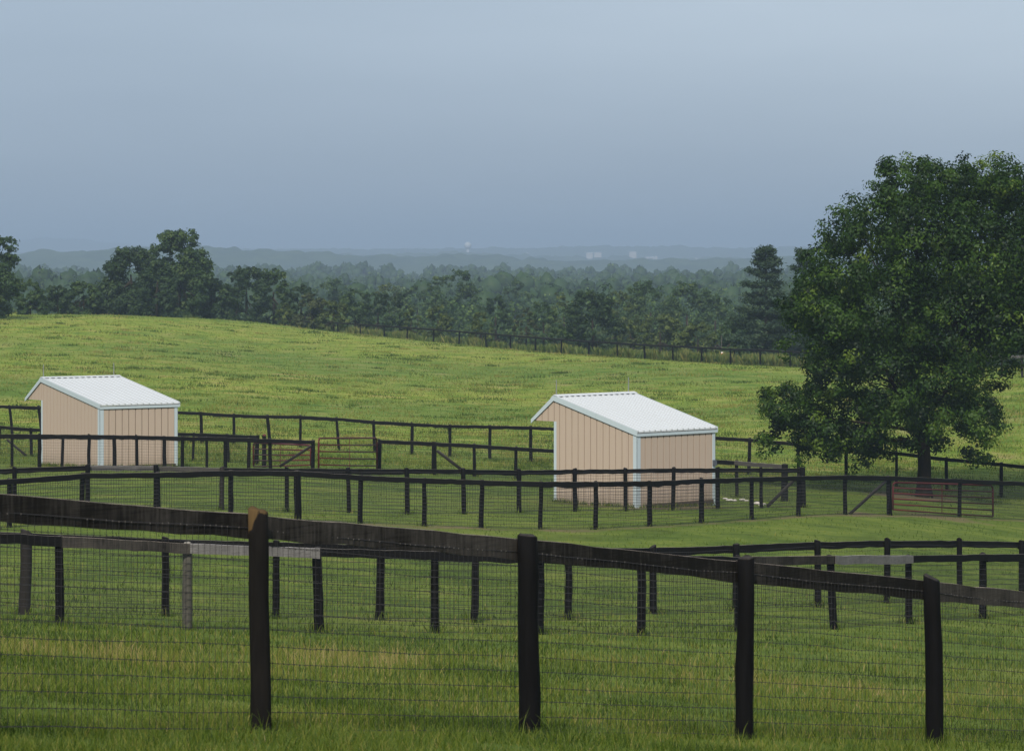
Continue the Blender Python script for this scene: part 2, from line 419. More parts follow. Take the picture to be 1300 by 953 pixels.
def hill_material():
    m, nt, out = mat('wooded_hills'); T = NT(nt)
    geo = T.n('ShaderNodeNewGeometry'); n = T.noise(geo.outputs['Position'], .03, 5, .6)
    c = T.ramp(n, [(.3, (.018, .034, .018)), (.7, (.05, .075, .03))])
    b = T.n('ShaderNodeBsdfDiffuse'); T.l(c, b.inputs[0]); T.l(b.outputs[0], out.inputs[0])
    return m
M['hill'] = hill_material()

# ------------------------------------------------------------------ ground sheet
def wear(X, Y):
    """0..1: where hooves keep the grass down - along the lane, at the gates, round the sheds and the trunk"""
    w = np.zeros(X.shape)
    def line(rows, sd, off, amt):
        px = np.array([pt(r[0], r[1], r[3])[0] for r in rows]); py = np.array([pt(r[0], r[1], r[3])[1] for r in rows])
        yy = np.interp(X, px, py) + off
        ok = (X > px[0]) & (X < px[-1])
        return np.where(ok, np.exp(-((Y - yy) / sd) ** 2) * amt, 0)
    w = np.maximum(w, line(LANE_NEAR[6:], 1.0, -.5, .62)); w = np.maximum(w, line(LANE_FAR[8:], .8, .3, .4))
    w = np.maximum(w, line(ALLEY_FAR, .5, 0, .35)); w = np.maximum(w, line(ALLEY_NEAR, .35, 0, .35))
    for x, y, d, r, amt in ((1160, 630, 111.0, 2.2, .95), (440, 598, 106.0, 2.0, .6), (360, 592, 107.5, 2.2, .55), (1190, 652, 95.5, 2.2, .6),
                            (857, 644, 91.5, 2.1, .75), (750, 643, 92.5, 1.8, .65), (85, 594, 109.0, 2.2, .6), (180, 594, 109.0, 2.2, .6), (1100, 653, 91.5, 1.6, .6)):
        q = pt(x, y, d)
        w = np.maximum(w, amt * np.exp(-(((X - q[0]) / r) ** 2 + ((Y - q[1]) / (r * 1.5)) ** 2)))
    return w

def make_ground():
    ys = np.concatenate([[-120, -60, -25, -8, 0, 3], np.exp(np.linspace(math.log(5), math.log(700), 420)), np.exp(np.linspace(math.log(730), math.log(14500), 60))])
    inner = np.linspace(-1.35, 1.35, 361)
    outer = np.linspace(0, 1, 26)[1:] ** 1.8
    rows = []
    for y in ys:
        w = max(y, 12.0) * .1512
        W = max(160.0, 1.4 * y)
        left = -1.35 * w - outer[::-1] * (W - 1.35 * w); right = 1.35 * w + outer * (W - 1.35 * w)
        rows.append(np.concatenate([left, inner * w, right]))
    X = np.array(rows); Y = np.repeat(ys[:, None], X.shape[1], 1)
    Z = ground(X.ravel(), Y.ravel()).reshape(X.shape)
    Z += (fbm(X / 1.1, Y / 1.6, 5, 3) - .5) * .07 * np.clip(Y / 25, 0, 1)
    n, m = X.shape
    idx = np.arange(n * m).reshape(n, m)
    q = np.stack([idx[:-1, :-1], idx[:-1, 1:], idx[1:, 1:], idx[1:, :-1]], -1).reshape(-1, 4)
    o = big_mesh('ground', np.stack([X, Y, Z], -1), q, M['ground'], smooth=True)
    a = o.data.attributes.new('wear', 'FLOAT', 'POINT'); a.data.foreach_set('value', wear(X.ravel(), Y.ravel()).astype(np.float32))
    tag(o, kind='structure')
make_ground()

# ------------------------------------------------------------------ fences
def rail_mesh(mb, a, b, nrm, h, th, wob, seed):
    """a weathered board from a to b (top edge points)"""
    r = np.random.default_rng(seed)
    a = np.asarray(a, float); b = np.asarray(b, float); k = 9
    d = (b - a)
    rings = []
    for i in range(k + 1):
        t = i / k
        c = a + d * t + nrm * wob * .5 * r.normal() * (0 if i in (0, k) else 1)
        e = h * (1 + .05 * r.normal())
        dz = wob * r.normal() * (.3 if i in (0, k) else 1)
        c = c + np.array([0, 0, dz])
        rings.append([c - nrm * th / 2, c + nrm * th / 2 + np.array([0, 0, -.004]), c + nrm * th / 2 + np.array([0, 0, -e]), c - nrm * th / 2 + np.array([0, 0, -e])])
    vs = [v for q in rings for v in q]; fs = []
    for i in range(k):
        for j in range(4):
            fs.append((i * 4 + j, i * 4 + (j + 1) % 4, (i + 1) * 4 + (j + 1) % 4, (i + 1) * 4 + j))
    fs += [(3, 2, 1, 0), (k * 4, k * 4 + 1, k * 4 + 2, k * 4 + 3)]
    mb.add(vs, fs)

def post_mesh(mb, base, top, r, seed):
    rr = np.random.default_rng(seed)
    base = np.asarray(base, float); top = np.asarray(top, float)
    n = 10; k = 6; vs = []; fs = []
    ph = rr.uniform(0, 6.3)
    sl = rr.normal(size=2) * .16
    for i in range(k + 1):
        t = i / k
        c = base + (top - base) * t + np.array([rr.normal() * .003, rr.normal() * .003, 0])
        rad = r * (1.06 - .10 * t)
        for j in range(n):
            q = ph + 2 * math.pi * j / n
            w = rad * (1 + .04 * rr.normal())
            p = c + np.array([math.cos(q) * w, math.sin(q) * w, 0])
            if i == k: p[2] += (math.cos(q) * sl[0] + math.sin(q) * sl[1]) * r * 1.2
            vs.append(p)
    ti = len(vs)
    for j in range(n):      # softened top
        p = top + (vs[k * n + j] - top) * .7; p[2] = vs[k * n + j][2] + .012 + rr.normal() * .004
        vs.append(p)
    for i in range(k + 1):
        for j in range(n):
            fs.append((i * n + j, i * n + (j + 1) % n, (i + 1) * n + (j + 1) % n, (i + 1) * n + j))
    fs.append(tuple(ti + j for j in range(n)))
    mb.add(vs, fs)

FEET = []      # where posts stand, for the grass the mower leaves
def fence(name, label, rows, group=None, r=.065, rail_h=.15, side='front', wire=None, leans=None, rails=None, posts=None, radius=None, skip=(), cap=.012, cat='fence', seed=0, cover=1.0, braces=()):
    leans = leans or {}; rails = rails or {}; posts = posts or {}; radius = radius or {}
    rr = np.random.default_rng(seed + 100)
    P = []
    for i, (x, t, b, d) in enumerate(rows):
        top = pt(x, t, d); z = g1(top[0], top[1])
        base = np.array([top[0], top[1], z])
        if top[2] - z < .9: top[2] = z + 1.25 if name == 'pasture_fence' else top[2]
        P.append((base, top))
    mid = P[len(P) // 2][0]
    root = empty(name, (mid[0], mid[1], mid[2]), label, cat, group)
    for i, (base, top) in enumerate(P):
        mb = MB()
        lx = leans.get(i, rr.normal() * .9) / F * top[1]
        rad = radius.get(i, r * (1 + .08 * rr.normal()))
        b2 = base + np.array([0, 0, -.25])
        tp = top + np.array([0, 0, cap])
        # photographed top stays put, the foot carries the lean
        b2 = b2 - np.array([lx, rr.normal() * .02, 0])
        post_mesh(mb, b2, tp, rad, seed * 97 + i)
        FEET.append((base[0] - lx, base[1], rad))
        mb.build('post', posts.get(i, M['post']), root, smooth=True)
    for i in range(len(P) - 1):
        if i in skip: continue
        a, b = P[i][1], P[i + 1][1]
        d = b - a; d[2] = 0; d /= np.linalg.norm(d)
        nrm = np.array([-d[1], d[0], 0])
        if nrm[1] > 0: nrm = -nrm               # towards the camera's side
        off = nrm * (r + .022) * (1 if side == 'front' else -1)
        mb = MB()
        g = d * .002
        rail_mesh(mb, a + off + g, b + off - g, nrm, rail_h * (1 + .05 * rr.normal()), .034, .004, seed * 31 + i)
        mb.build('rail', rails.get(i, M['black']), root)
    if wire:
        hs, vsz, rh, rv, knots = wire
        mb = MB(); mt = MB(); hz = np.array([0, 0, 1.0])
        def tri(a, b, rad):
            a = np.asarray(a); b = np.asarray(b); t = b - a; t = t / np.linalg.norm(t)
            u = np.cross(t, [0, 0, 1.0] if abs(t[2]) < .9 else [1.0, 0, 0]); u /= np.linalg.norm(u); w = np.cross(t, u)
            q = [rad * (math.cos(k) * u + math.sin(k) * w) for k in (.5, 2.6, 4.7)]
            mb.add([a + e for e in q] + [b + e for e in q], [(0, 1, 4, 3), (1, 2, 5, 4), (2, 0, 3, 5)])
        for i in range(len(P) - 1):
            if i in skip: continue
            (b0, t0), (b1, t1) = P[i], P[i + 1]
            d = t1 - t0; L = np.linalg.norm(d[:2]); dn = np.array([d[0], d[1], 0]) / L
            nrm = np.array([-dn[1], dn[0], 0])
            if nrm[1] > 0: nrm = -nrm
            off = nrm * ((-(r + .003)) if side == 'back' else (r + .001))
            top0 = t0[2] - rail_h * .58; top1 = t1[2] - rail_h * .58
            lo0 = b0[2] + .03; lo1 = b1[2] + .03
            nh = max(4, int(round((top0 - lo0) / hs)) + 1)
            seg = 5
            xs = np.linspace(0, 1, seg + 1)
            grid = []
            for k in range(nh):
                f = k / (nh - 1)
                js = rr.normal(size=seg + 1) * .0045; js[0] = js[-1] = 0
                line = []
                for s in range(seg + 1):
                    p = t0 + d * xs[s] + off
                    zt = top0 + (top1 - top0) * xs[s] - .02 * math.sin(math.pi * xs[s]) * rr.uniform(.3, 1)
                    zl = lo0 + (lo1 - lo0) * xs[s]
                    p = np.array([p[0] + nrm[0] * js[s], p[1] + nrm[1] * js[s], zt + (zl - zt) * f + js[s]])
                    line.append(p)
                grid.append(line)
                for s in range(seg): tri(line[s], line[s + 1], rh * (1.25 if k in (0, nh - 1) else 1))
            nv = int(L / vsz)
            for k in range(1, nv):
                f = k / nv * seg; s = min(int(f), seg - 1); f -= s
                a = grid[0][s] * (1 - f) + grid[0][s + 1] * f
                b = grid[-1][s] * (1 - f) + grid[-1][s + 1] * f
                a = a + nrm * .003; b = b + nrm * .003 + dn * rr.normal() * .006
                tri(a, b, rv)
                if knots:
                    for gi, line in enumerate(grid):
                        c = line[s] * (1 - f) + line[s + 1] * f + nrm * .004
                        (mt if gi == 0 and rr.random() < .6 else mb).box(c + hz * rr.normal() * .002, dn * .003, nrm * .002, hz * .004)
        k = len(mb.f)
        mb.add(mt.v, mt.f)
        wo = mb.build('wire_mesh', M['wire'], root)
        if mt.v:        # ties of the top strand, paler to paint in sky highlights
            wo.data.materials.append(M['wire_highlight'])
            for p in wo.data.polygons[k:]: p.material_index = 1
    for (x0, y0, d0, x1, y1, d1, rad) in braces:
        a = pt(x0, y0, d0); b = pt(x1, y1, d1)
        mb = MB(); mb.tube([a, (a + b) / 2, b], [rad, rad * 1.02, rad], 8)
        mb.build('brace', M['brown'], root, smooth=True)
    return root

fence('paddock_fence', 'black board and wire fence crossing the foreground, nearest the camera', FRONT, None, .066, .155, 'back',
      (.105, .055, .0026, .0017, True), {1: -4, 2: -2, 3: 3, 4: -4}, radius={1: .064, 2: .071, 3: .068, 4: .074}, cap=.02, seed=1,
      rails={k: M['frontrail'] for k in range(5)})
fence('paddock_fence', 'near fence of the middle alley, with two pale grey boards and a grey post', ALLEY_NEAR, 'pair of fences along the middle alley', .067, .15, 'front',
      (.11, .062, .0040, .0018, False), {3: -4, 8: -5}, rails={2: M['grey'], 8: M['grey'], 1: M['frontrail'], 7: M['frontrail']}, posts={2: M['greypost'], 4: M['post']}, seed=2, cap=-.01)
fence('paddock_fence', 'far fence of the middle alley, posts standing in front of its black rail', ALLEY_FAR, 'pair of fences along the middle alley', .068, .15, 'back',
      (.11, .062, .0040, .0018, False), {1: 4, 3: 1, 4: 3}, posts={1: M['brown']}, radius={1: .098}, seed=3, cap=.03)
fence('paddock_fence', 'near fence of the lane before the sheds, running on past the sagging red gate', LANE_NEAR, 'pair of fences along the lane by the sheds', .066, .145, 'front',
      (.10, .075, .0065, .0032, False), {5: -1}, radius={5: .095, 16: .085}, skip=(), seed=4, cap=-.004,
      braces=((1079, 652, 90.6, 1124, 611, 92.3, .05),))
fence('paddock_fence', 'far fence of the lane, passing close before the right shed', LANE_FAR, 'pair of fences along the lane by the sheds', .066, .145, 'back',
      (.10, .075, .0065, .0032, False), {2: 0}, rails={2: M['grey'], 3: M['weathered']}, posts={4: M['brown']}, radius={15: .09}, seed=5, cap=.03,
      braces=((974, 643, 92.4, 1011, 606, 93.3, .055),))
fence('paddock_fence', 'black pen fence before the left shed, ending at the closed red gate', PEN_NEAR, 'pair of pen fences before the left shed', .064, .15, 'front',
      (.10, .08, .004, .0022, False), seed=6, cap=.004, braces=((355, 592, 102.8, 395, 566, 102.9, .05),), radius={7: .075})
fence('paddock_fence', 'second pen fence hard against the left shed, its rail hidden by the nearer one', PEN_FAR, 'pair of pen fences before the left shed', .064, .14, 'front', None, seed=7, cap=0)
fence('paddock_fence', 'low black pen fence running behind the left shed to the ajar red gate', PEN_REAR, None, .062, .14, 'front',
      (.10, .09, .004, .002, False), seed=8, cap=0.004, posts={}, radius={7: .085}, braces=((9, 558, 121.7, 33, 578, 121.2, .055),))
fence('paddock_fence', 'black pen fence from the closed red gate, passing behind the right shed', YARD, None, .066, .15, 'front',
      (.10, .09, .004, .002, False), {1: 0}, radius={0: .08, 1: .098, 9: .12}, seed=9, cap=.004, rails={8: M['weathered']},
      braces=((555, 572, 110.5, 586, 596, 110.3, .06),))
fence('pasture_fence', 'long black fence at the foot of the hill pasture, behind both sheds and the tree', PASTURE, None, .072, .15, 'front',
      (.12, .10, .0040, .002, False), {1: -5, 2: -6, 9: -4, 11: -4, 12: -2}, seed=10, cap=.012)
fence('pasture_fence', 'far black one rail fence along the crest of the hill pasture', HILL_FENCE, None, .075, .15, 'front', None, seed=11, cap=.01)
fence('pasture_fence', 'short grey fence by the right edge, half hidden behind the big tree', EDGE_FENCE, None, .08, .15, 'front', None, seed=12, cap=.01,
      rails={0: M['grey'], 1: M['grey'], 2: M['grey']}, posts={k: M['brown'] for k in range(4)})

# exposed ochre patch on the worn head of the nearest post
def ochre():
    root = next(o for o in bpy.data.objects if o.get('label', '').startswith('black board and wire fence crossing'))
    post = [o for o in root.children if o.name.startswith('post')][1]
    post['label'] = 'black post with a bare ochre patch on its head'
    m, nt, out = mat('black_post_worn_head'); T = NT(nt)
    src = M['post'].node_tree
    geo = T.n('ShaderNodeNewGeometry'); tc = T.n('ShaderNodeTexCoord')
    sep = T.n('ShaderNodeSeparateXYZ'); T.l(tc.outputs['Object'], sep.inputs[0])
    n = T.noise(geo.outputs['Position'], 14, 4, .6); g = T.noise(T.mapping(geo.outputs['Position'], (30, 30, 4)), 1.0, 4, .6)
    hgt = max(v.co.z for v in post.data.vertices)
    reach = T.maprange(sep.outputs[0], -.075, .01, -.17, -.02)
    zz = T.math('SUBTRACT', T.math('SUBTRACT', sep.outputs[2], hgt), reach)
    k = T.maprange(T.math('ADD', zz, T.math('MULTIPLY', T.math('SUBTRACT', n, .5), .16)), -.012, .012)
    b = T.n('ShaderNodeBsdfPrincipled')
    dark = T.mix(g, (.002, .002, .0025), (.012, .011, .010))
    och = T.mix(g, (.035, .023, .011), (.095, .064, .03))
    T.l(T.mix(k, dark, och), b.inputs['Base Color']); b.inputs['Roughness'].default_value = .9; b.inputs['Specular IOR Level'].default_value = .05
    T.l(b.outputs[0], out.inputs[0])
    post.data.materials[0] = m
ochre()

# ------------------------------------------------------------------ sheds
def shed(p, label):
    N = pt(p['px'], p['base'], p['d'])
    th = math.radians(p['yaw'])
    r = np.array([math.cos(th), math.sin(th), 0]); l = np.array([-math.sin(th), math.cos(th), 0]); up = np.array([0, 0, 1.0])
    def along(v, px):
        k = (px - CX) / F
        return (k * N[1] - N[0]) / (v[0] - k * v[1])
    L = along(l, p['left']); R = along(r, p['right']); TP = along(l, p['tipx'])
    def zat(t, y):
        q = N + l * t
        return CAMZ - (y - HZ) / F * q[1] - N[2]
    He = zat(0, p['eave']); Hr = zat(L, p['ridge']); Ht = zat(TP, p['tip'])
    root = empty('horse_shed', N + l * L / 2 + r * R / 2, label, 'shed', 'tan run-in sheds in the paddocks')
    def rz(t):      # top of the roof over the depth t
        return He + (Hr - He) * t / L if t <= L else Hr + (Ht - Hr) * (t - L) / (TP - L)
    T0 = .055
    Hd = Ht - .02
    low = -.25
    gap = .036; pitch = .285
    def gable(o, outward):
        mb = MB()
        # sheet behind the seams
        poly = [(0, low), (L, low), (L, Hd), (TP - .05, Hd), (TP - .05, max(Hd + .02, rz(TP - .05) - T0)), (L, rz(L) - T0), (0, rz(0) - T0)]
        mb.prism([o + l * t + up * z for t, z in poly], -outward * .03)
        t = .07
        while t < TP - .1:
            e = min(t + pitch - gap, TP - .06)
            zl = low if t < L - .05 else Hd
            if t < L - .05 < e: e = L - .01
            pl = [(t, zl), (e, zl), (e, rz(e) - T0), (t, rz(t) - T0)]
            if t < L < e: pl = [(t, zl), (e, zl), (e, rz(e) - T0), (L, rz(L) - T0), (t, rz(t) - T0)]
            mb.prism([o + l * a + up * z + outward * .002 for a, z in pl], outward * .042)
            t = e + gap
        return mb
    gable(N, -r).build('side_wall', M['tan'], root)
    gable(N + r * R, r).build('side_wall', M['tan'], root)
    mb = MB()
    mb.prism([N + r * .052 + up * low, N + r * (R - .052) + up * low, N + r * (R - .052) + up * (He - T0 - .02), N + r * .052 + up * (He - T0 - .02)], l * .05)
    s = .08
    while s < R - .08:
        e = min(s + pitch - gap, R - .07)
        mb.prism([N + r * s + up * low - l * .002, N + r * e + up * low - l * .002, N + r * e + up * (He - T0 - .02) - l * .002, N + r * s + up * (He - T0 - .02) - l * .002], -l * .042)
        s = e + gap
    mb.build('rear_wall', M['tan'], root)
    # header over the open front, and boards lining the inside
    mb = MB()
    q0 = N + l * (L - .04)
    mb.prism([q0 + r * .06 + up * Hd, q0 + r * (R - .06) + up * Hd, q0 + r * (R - .06) + up * (rz(L) - .12), q0 + r * .06 + up * (rz(L) - .12)], l * .05)
    mb.build('front_header', M['tan'], root)
    mb = MB()
    for k in range(7):
        z = low + .3 + k * .19
        mb.box(N + l * .075 + r * R / 2 + up * z, r * (R / 2 - .12), l * .018, up * .085)
    mb.build('kick_boards', M['inside'], root)
    mb = MB()
    mb.box(N - l * .058 + r * R * .54 + up * .06, r * (R * .44), l * .012, up * .07)
    mb.build('base_board', M['base'], root)
    # roof
    o0, o1 = -.065, R + .09
    def slab(mb, ta, za, tb, zb, off, thick, a=o0, b=o1):
        A = N + l * ta + up * (za + off); B = N + l * tb + up * (zb + off)
        mb.prism([A + r * a, B + r * a, B + r * b, A + r * b], -up * thick)
    rf = MB()
    te = -.09
    slab(rf, te, rz(te), L, Hr, 0, T0 - .01)
    slab(rf, L + .001, Hr - .001, TP, Ht, 0, T0 - .01)
    k = o0 + .03
    while k < o1:
        for (ta, za, tb, zb) in ((te - .015, rz(te - .015), L - .06, rz(L - .06)), (L + .06, rz(L + .06), TP + .01, Ht - .005)):
            slab(rf, ta, za, tb, zb, .042, .044, k - .022, k + .022)
        k += .262
    roof = rf.build('roof', M['roof'], root)
    cap = MB()
    slab(cap, L - .16, rz(L - .16), L + .0005, Hr, .055, .018, o0 - .01, o1 + .01)
    slab(cap, L + .001, Hr, L + .14, rz(L + .14), .055, .018, o0 - .01, o1 + .01)
    c = cap.build('ridge_cap', M['roof'], root)
    mw = c.location.copy(); c.parent = roof; c.location = mw - roof.location
    # white trim: rakes, eave, corners
    fh = .15
    for side in (o0 - .004, o1 + .004):
        mb = MB()
        w = -r * .022 if side < 0 else r * .022
        A = N + r * side
        mb.prism([A + l * te + up * (rz(te) + .02), A + l * L + up * (Hr + .02), A + l * L + up * (Hr - fh), A + l * te + up * (rz(te) - fh)], w)
        mb.prism([A + l * (L + .001) + up * (Hr + .02), A + l * (TP + .02) + up * (Ht + .02), A + l * (TP + .02) + up * (Ht - fh * .75), A + l * (L + .001) + up * (Hr - fh)], w)
        mb.build('rake_trim', M['white'], root)
    mb = MB()
    mb.box(N + l * (te + .012) + r * (o0 + o1) / 2 + up * (rz(te) - .118), r * ((o1 - o0) / 2 - .002), l * .012, up * .046)
    mb.build('eave_trim', M['white'], root)
    for c, w, t, in ((N - r * .024 - l * .024, .085, 0), (N + r * (R - .055) - l * .049, .062, 0), (N + l * (L - .045) - r * .049, .055, L)):
        mb = MB()
        H = (He - T0 - .05) if t == 0 else Hd
        if w == .085:
            mb.box(c + r * .05 - l * .026 + up * (H + low) / 2, r * .085, l * .009, up * (H - low) / 2)
            mb.box(c + l * .05 - r * .026 + up * (H + low) / 2, r * .009, l * .085, up * (H - low) / 2)
        elif w == .062:
            mb.box(c + up * (H + low) / 2, r * w, l * .008, up * (H - low) / 2)
            mb.box(c + r * (w + .020) + l * .085 + up * (H + low) / 2, r * .008, l * .075, up * (H - low) / 2)
        else:
            mb.box(c + up * (H + low) / 2, r * .008, l * w, up * (H - low) / 2)
        mb.build('corner_trim', M['white'], root)
    for f in (.03, .93):
        b = N + l * L + r * (o0 + (o1 - o0) * f) + up * (Hr + .04)
        mb = MB(); mb.tube([b, b + up * .2, b + up * .50], [.02, .018, .014], 6)
        mb.tube([b - up * .03, b + up * .03], [.03, .02], 8)
        mb.build('lightning_rod', M['rod'], root)
    return root, N, r, l, R, L

sa = shed(SHED_A, 'right tan metal shed with white roof, between the lane fence and the big tree')
sb = shed(SHED_B, 'left tan metal shed with white roof, near the left edge of the photo')
# dark box on the right shed's far corner trim
root, N, r, l, R, L = sa
mb = MB()
c = N + r * (R - .04) - l * .11 + np.array([0, 0, 1.32])
mb.prism([c + r * x + np.array([0, 0, z]) for x, z in ((-.08, -.09), (.08, -.09), (.08, .05), (.05, .10), (-.08, .10))], l * .05)
mb.build('utility_box', M['box'], root)

# ------------------------------------------------------------------ red tube gates
def gate(name, label, bl, br, h0, h1, bars, uprights, flip=False, rad=.033, tilt=0):
    """bl, br: lower corners; heights at both ends; rounded corner at the free end"""
    bl = np.asarray(bl, float); br = np.asarray(br, float); up = np.array([0, 0, 1.0])
    root = empty(name, bl, label, 'gate')
    d = (br - bl); Lg = np.linalg.norm(d); dn = d / Lg
    t0 = bl + up * h0; t1 = br + up * h1
    rc = .16
    mb = MB()
    mb.tube([bl - dn * 0, bl + up * (h0 - rc), bl + up * (h0 - rc * .35) + dn * rc * .25, t0 + dn * rc, t1 - dn * rc, br + up * (h1 - rc * .35) - dn * rc * .25, br + up * (h1 - rc), br], rad, 8)
    mb.build('frame', M['red'], root, smooth=True)
    for k in range(bars):
        f = (k + .0) / bars
        a = bl + up * (h0 * f + .0) + dn * .02; b = br + up * (h1 * f) - dn * .02
        m2 = MB(); m2.tube([a, (a + b) / 2 - up * .008, b], rad * .85, 6); m2.build('bar', M['red'], root, smooth=True)
    nrm = np.array([-dn[1], dn[0], 0])
    if nrm[1] > 0: nrm = -nrm
    for f in uprights:
        a = bl + d * f; hh = h0 + (h1 - h0) * f
        m2 = MB(); m2.box(a + up * hh / 2 + nrm * (rad + .008), dn * .02, nrm * .006, up * hh / 2); m2.build('upright', M['red'], root)
    return root

a = pt(404.5, 598, 103.1); b = pt(478.5, 600, 109.6)
gate('tube_gate', 'closed red tube gate between the left pen fence and the fence behind the right shed', a, b, (598 - 556) / F * a[1], (600 - 556) / F * b[1], 5, (.5,))
a = pt(322, 592, 111.0); b = pt(394.5, 590, 104.2)
gate('tube_gate', 'ajar red tube gate seen through the left pen fence, beside a double post', a, b, (592 - 562) / F * a[1], (590 - 565) / F * b[1], 4, (.5,))
a = pt(1133.5, 646.5, 94.4); b = pt(1260.5, 655.5, 98.8)
gate('tube_gate', 'sagging red tube gate swung open on the right, in front of the big tree', a, b, (646.5 - 612) / F * a[1], (655.5 - 616) / F * b[1], 5, (.47,))
# the double post that carries the ajar gate
mb = MB(); q = pt(335.5, 553, 112.0); z = g1(q[0], q[1])
rt = empty('gate_post', (q[0], q[1], z), 'thick black post with a red cap, carrying the ajar red gate', 'post')
post_mesh(mb, (q[0], q[1], z - .2), q, .085, 5); mb.build('post_body', M['post'], rt, smooth=True)
mb = MB(); mb.tube([q + np.array([0, 0, .003]), q + np.array([0, 0, .06])], [.09, .06], 9); mb.build('cap', M['red'], rt)

# pale stones by the right shed
st = [(921, 634, .10), (926, 636, .13), (933, 636.5, .10), (942, 635.5, .12), (948, 636.5, .09), (961, 640.5, .14), (966, 642, .12), (970, 641.5, .10)]
lab = ['pale stone at the left end of the row in the grass beside the right shed', 'largest pale stone in the row beside the right shed', 'small pale stone just right of the largest in the row beside the shed',
       'flat pale stone in the middle of the row beside the right shed', 'pale stone at the right end of the row beside the right shed', 'biggest white stone at the foot of a lane post, left of the brace',
       'pale stone between the lane post and the foot of the brace', 'small pale stone touching the foot of the diagonal brace']
for (x, y, s), lb in zip(st, lab):
    d = 94.0; q = pt(x, y, d)
    for _ in range(6):       # let the stone slide along the line of sight until it lies on the land
        z = g1(q[0], q[1]); d *= (1 + (q[2] - z) / (CAMZ - z) * .9); q = pt(x, y, d)
    import bmesh
    bm = bmesh.new(); bmesh.ops.create_icosphere(bm, subdivisions=2, radius=1)
    rr = np.random.default_rng(int(x))
    w = rr.normal(size=(3,)) * 3
    for v in bm.verts:
        k = 1 + .22 * math.sin(v.co.x * 3 + w[0]) * math.cos(v.co.y * 2.5 + w[1]) + .1 * math.sin(v.co.z * 5 + w[2])
        v.co = v.co * k; s2 = s * .72; v.co.x *= s2 * 1.25; v.co.y *= s2; v.co.z *= s2 * .55
        v.co.z += s2 * .2
    me = bpy.data.meshes.new('field_stone'); bm.to_mesh(me); bm.free(); me.materials.append(M['stone'])
    o = bpy.data.objects.new('field_stone', me); COL.objects.link(o); o.location = (q[0], q[1], g1(q[0], q[1]) + .03)
    tag(o, lb, 'stone', 'pale stones in the paddock grass')

# utility marker beyond the hill fence
q = pt(916, 440, 236.0); z = g1(q[0], q[1])
rt = empty('marker_post', (q[0], q[1], z), 'pale utility marker post with an orange band, just behind the hill fence', 'marker')
up = np.array([0, 0, 1.0]); b = np.array([q[0], q[1], z]); hh = pt(916, 426, 236.0)[2] - z
mb = MB(); mb.tube([b - up * .2, b + up * hh], .035, 8); mb.build('pole', M['greypost'], rt)
zc = pt(916, 451, 236.0)[2] - z
mb = MB(); mb.box(b + up * zc + np.array([.06, -.09, 0]), np.array([.11, 0, 0]), np.array([0, .03, 0]), up * .28); mb.build('plate', M['marker'], rt)
mb = MB(); mb.box(b + up * (zc + .1) + np.array([.06, -.127, 0]), np.array([.112, 0, 0]), np.array([0, .005, 0]), up * .09); mb.build('band', M['orange'], rt)

# ------------------------------------------------------------------ trees
def unit(v): return v / (np.linalg.norm(v, axis=-1, keepdims=True) + 1e-9)

def leaf_quads(P, Nrm, size, aspect, rg):
    """one pointed leaf (rhombus) per point"""
    n = len(P)
    t = unit(np.cross(Nrm, unit(rg.normal(size=(n, 3))))); b = np.cross(Nrm, t)
    L = (size * rg.uniform(.6, 1.25, n))[:, None] if np.ndim(size) == 0 else (size * rg.uniform(.7, 1.2, n))[:, None]
    Wd = L * aspect
    co = np.stack([P - t * L * .5, P + b * Wd * .5 + t * L * .08, P + t * L * .5, P - b * Wd * .5 + t * L * .08], 1)
    q = np.arange(n * 4).reshape(n, 4)
    return co.reshape(-1, 3), q

def cloud(lobes, n, rg, clump=.30, shell=.45, per=26, flat=1.0, spread=.17, minc=0.0):
    """leaf positions in clumps spread through the lobes; returns points, outward directions, tint"""
    lobes = np.asarray(lobes, float)
    wgt = lobes[:, 3] ** 2; wgt /= wgt.sum()
    pts = []; nrm = []; tint = []
    for lb, w in zip(lobes, wgt):
        c = lb[:3]; r = lb[3]
        k = max(2, int(n * w / per))
        u = unit(rg.normal(size=(k, 3)))
        rad = r * rg.uniform(shell, 1.0, k) ** .6
        cc = c + u * rad[:, None] * np.array([1, 1, flat])
        tt = rg.normal(.45, spread, k)
        m = rg.integers(int(per * .5), int(per * 1.5) + 1, k)
        idx = np.repeat(np.arange(k), m)
        g = rg.normal(size=(len(idx), 3)); g /= np.maximum(1, np.linalg.norm(g, axis=1, keepdims=True) / 1.9)
        g = g * max(clump * r, minc) * np.array([1, 1, .75 * flat])
        pts.append(cc[idx] + g); nrm.append(unit(u[idx] * .55 + unit(g) * .75))
        tint.append(tt[idx] + rg.normal(0, .085, len(idx)))
    return np.concatenate(pts), np.concatenate(nrm), np.clip(np.concatenate(tint), 0, 1)

def crown(root, lobes, n, size, m, rg, aspect=.55, **kw):
    P, U, t = cloud(lobes, n, rg, **kw)
    Nm = unit(U * .95 + rg.normal(size=P.shape) * .45 + np.array([0, 0, .3]))
    co, q = leaf_quads(P, Nm, size, aspect, rg)
    return big_mesh('crown', co, q, m, root, np.repeat(t, 4))

def limb(mb, a, b, r0, r1, rg, bend=.12, n=6, k=6):
    a = np.asarray(a, float); b = np.asarray(b, float); L = np.linalg.norm(b - a)
    off = rg.normal(size=3) * L * bend; off[2] = abs(off[2]) * .6
    pts = [a + (b - a) * t + off * math.sin(math.pi * t) * (1 - .3 * t) for t in np.linspace(0, 1, k)]
    mb.tube(pts, list(np.linspace(r0, r1, k)), n)

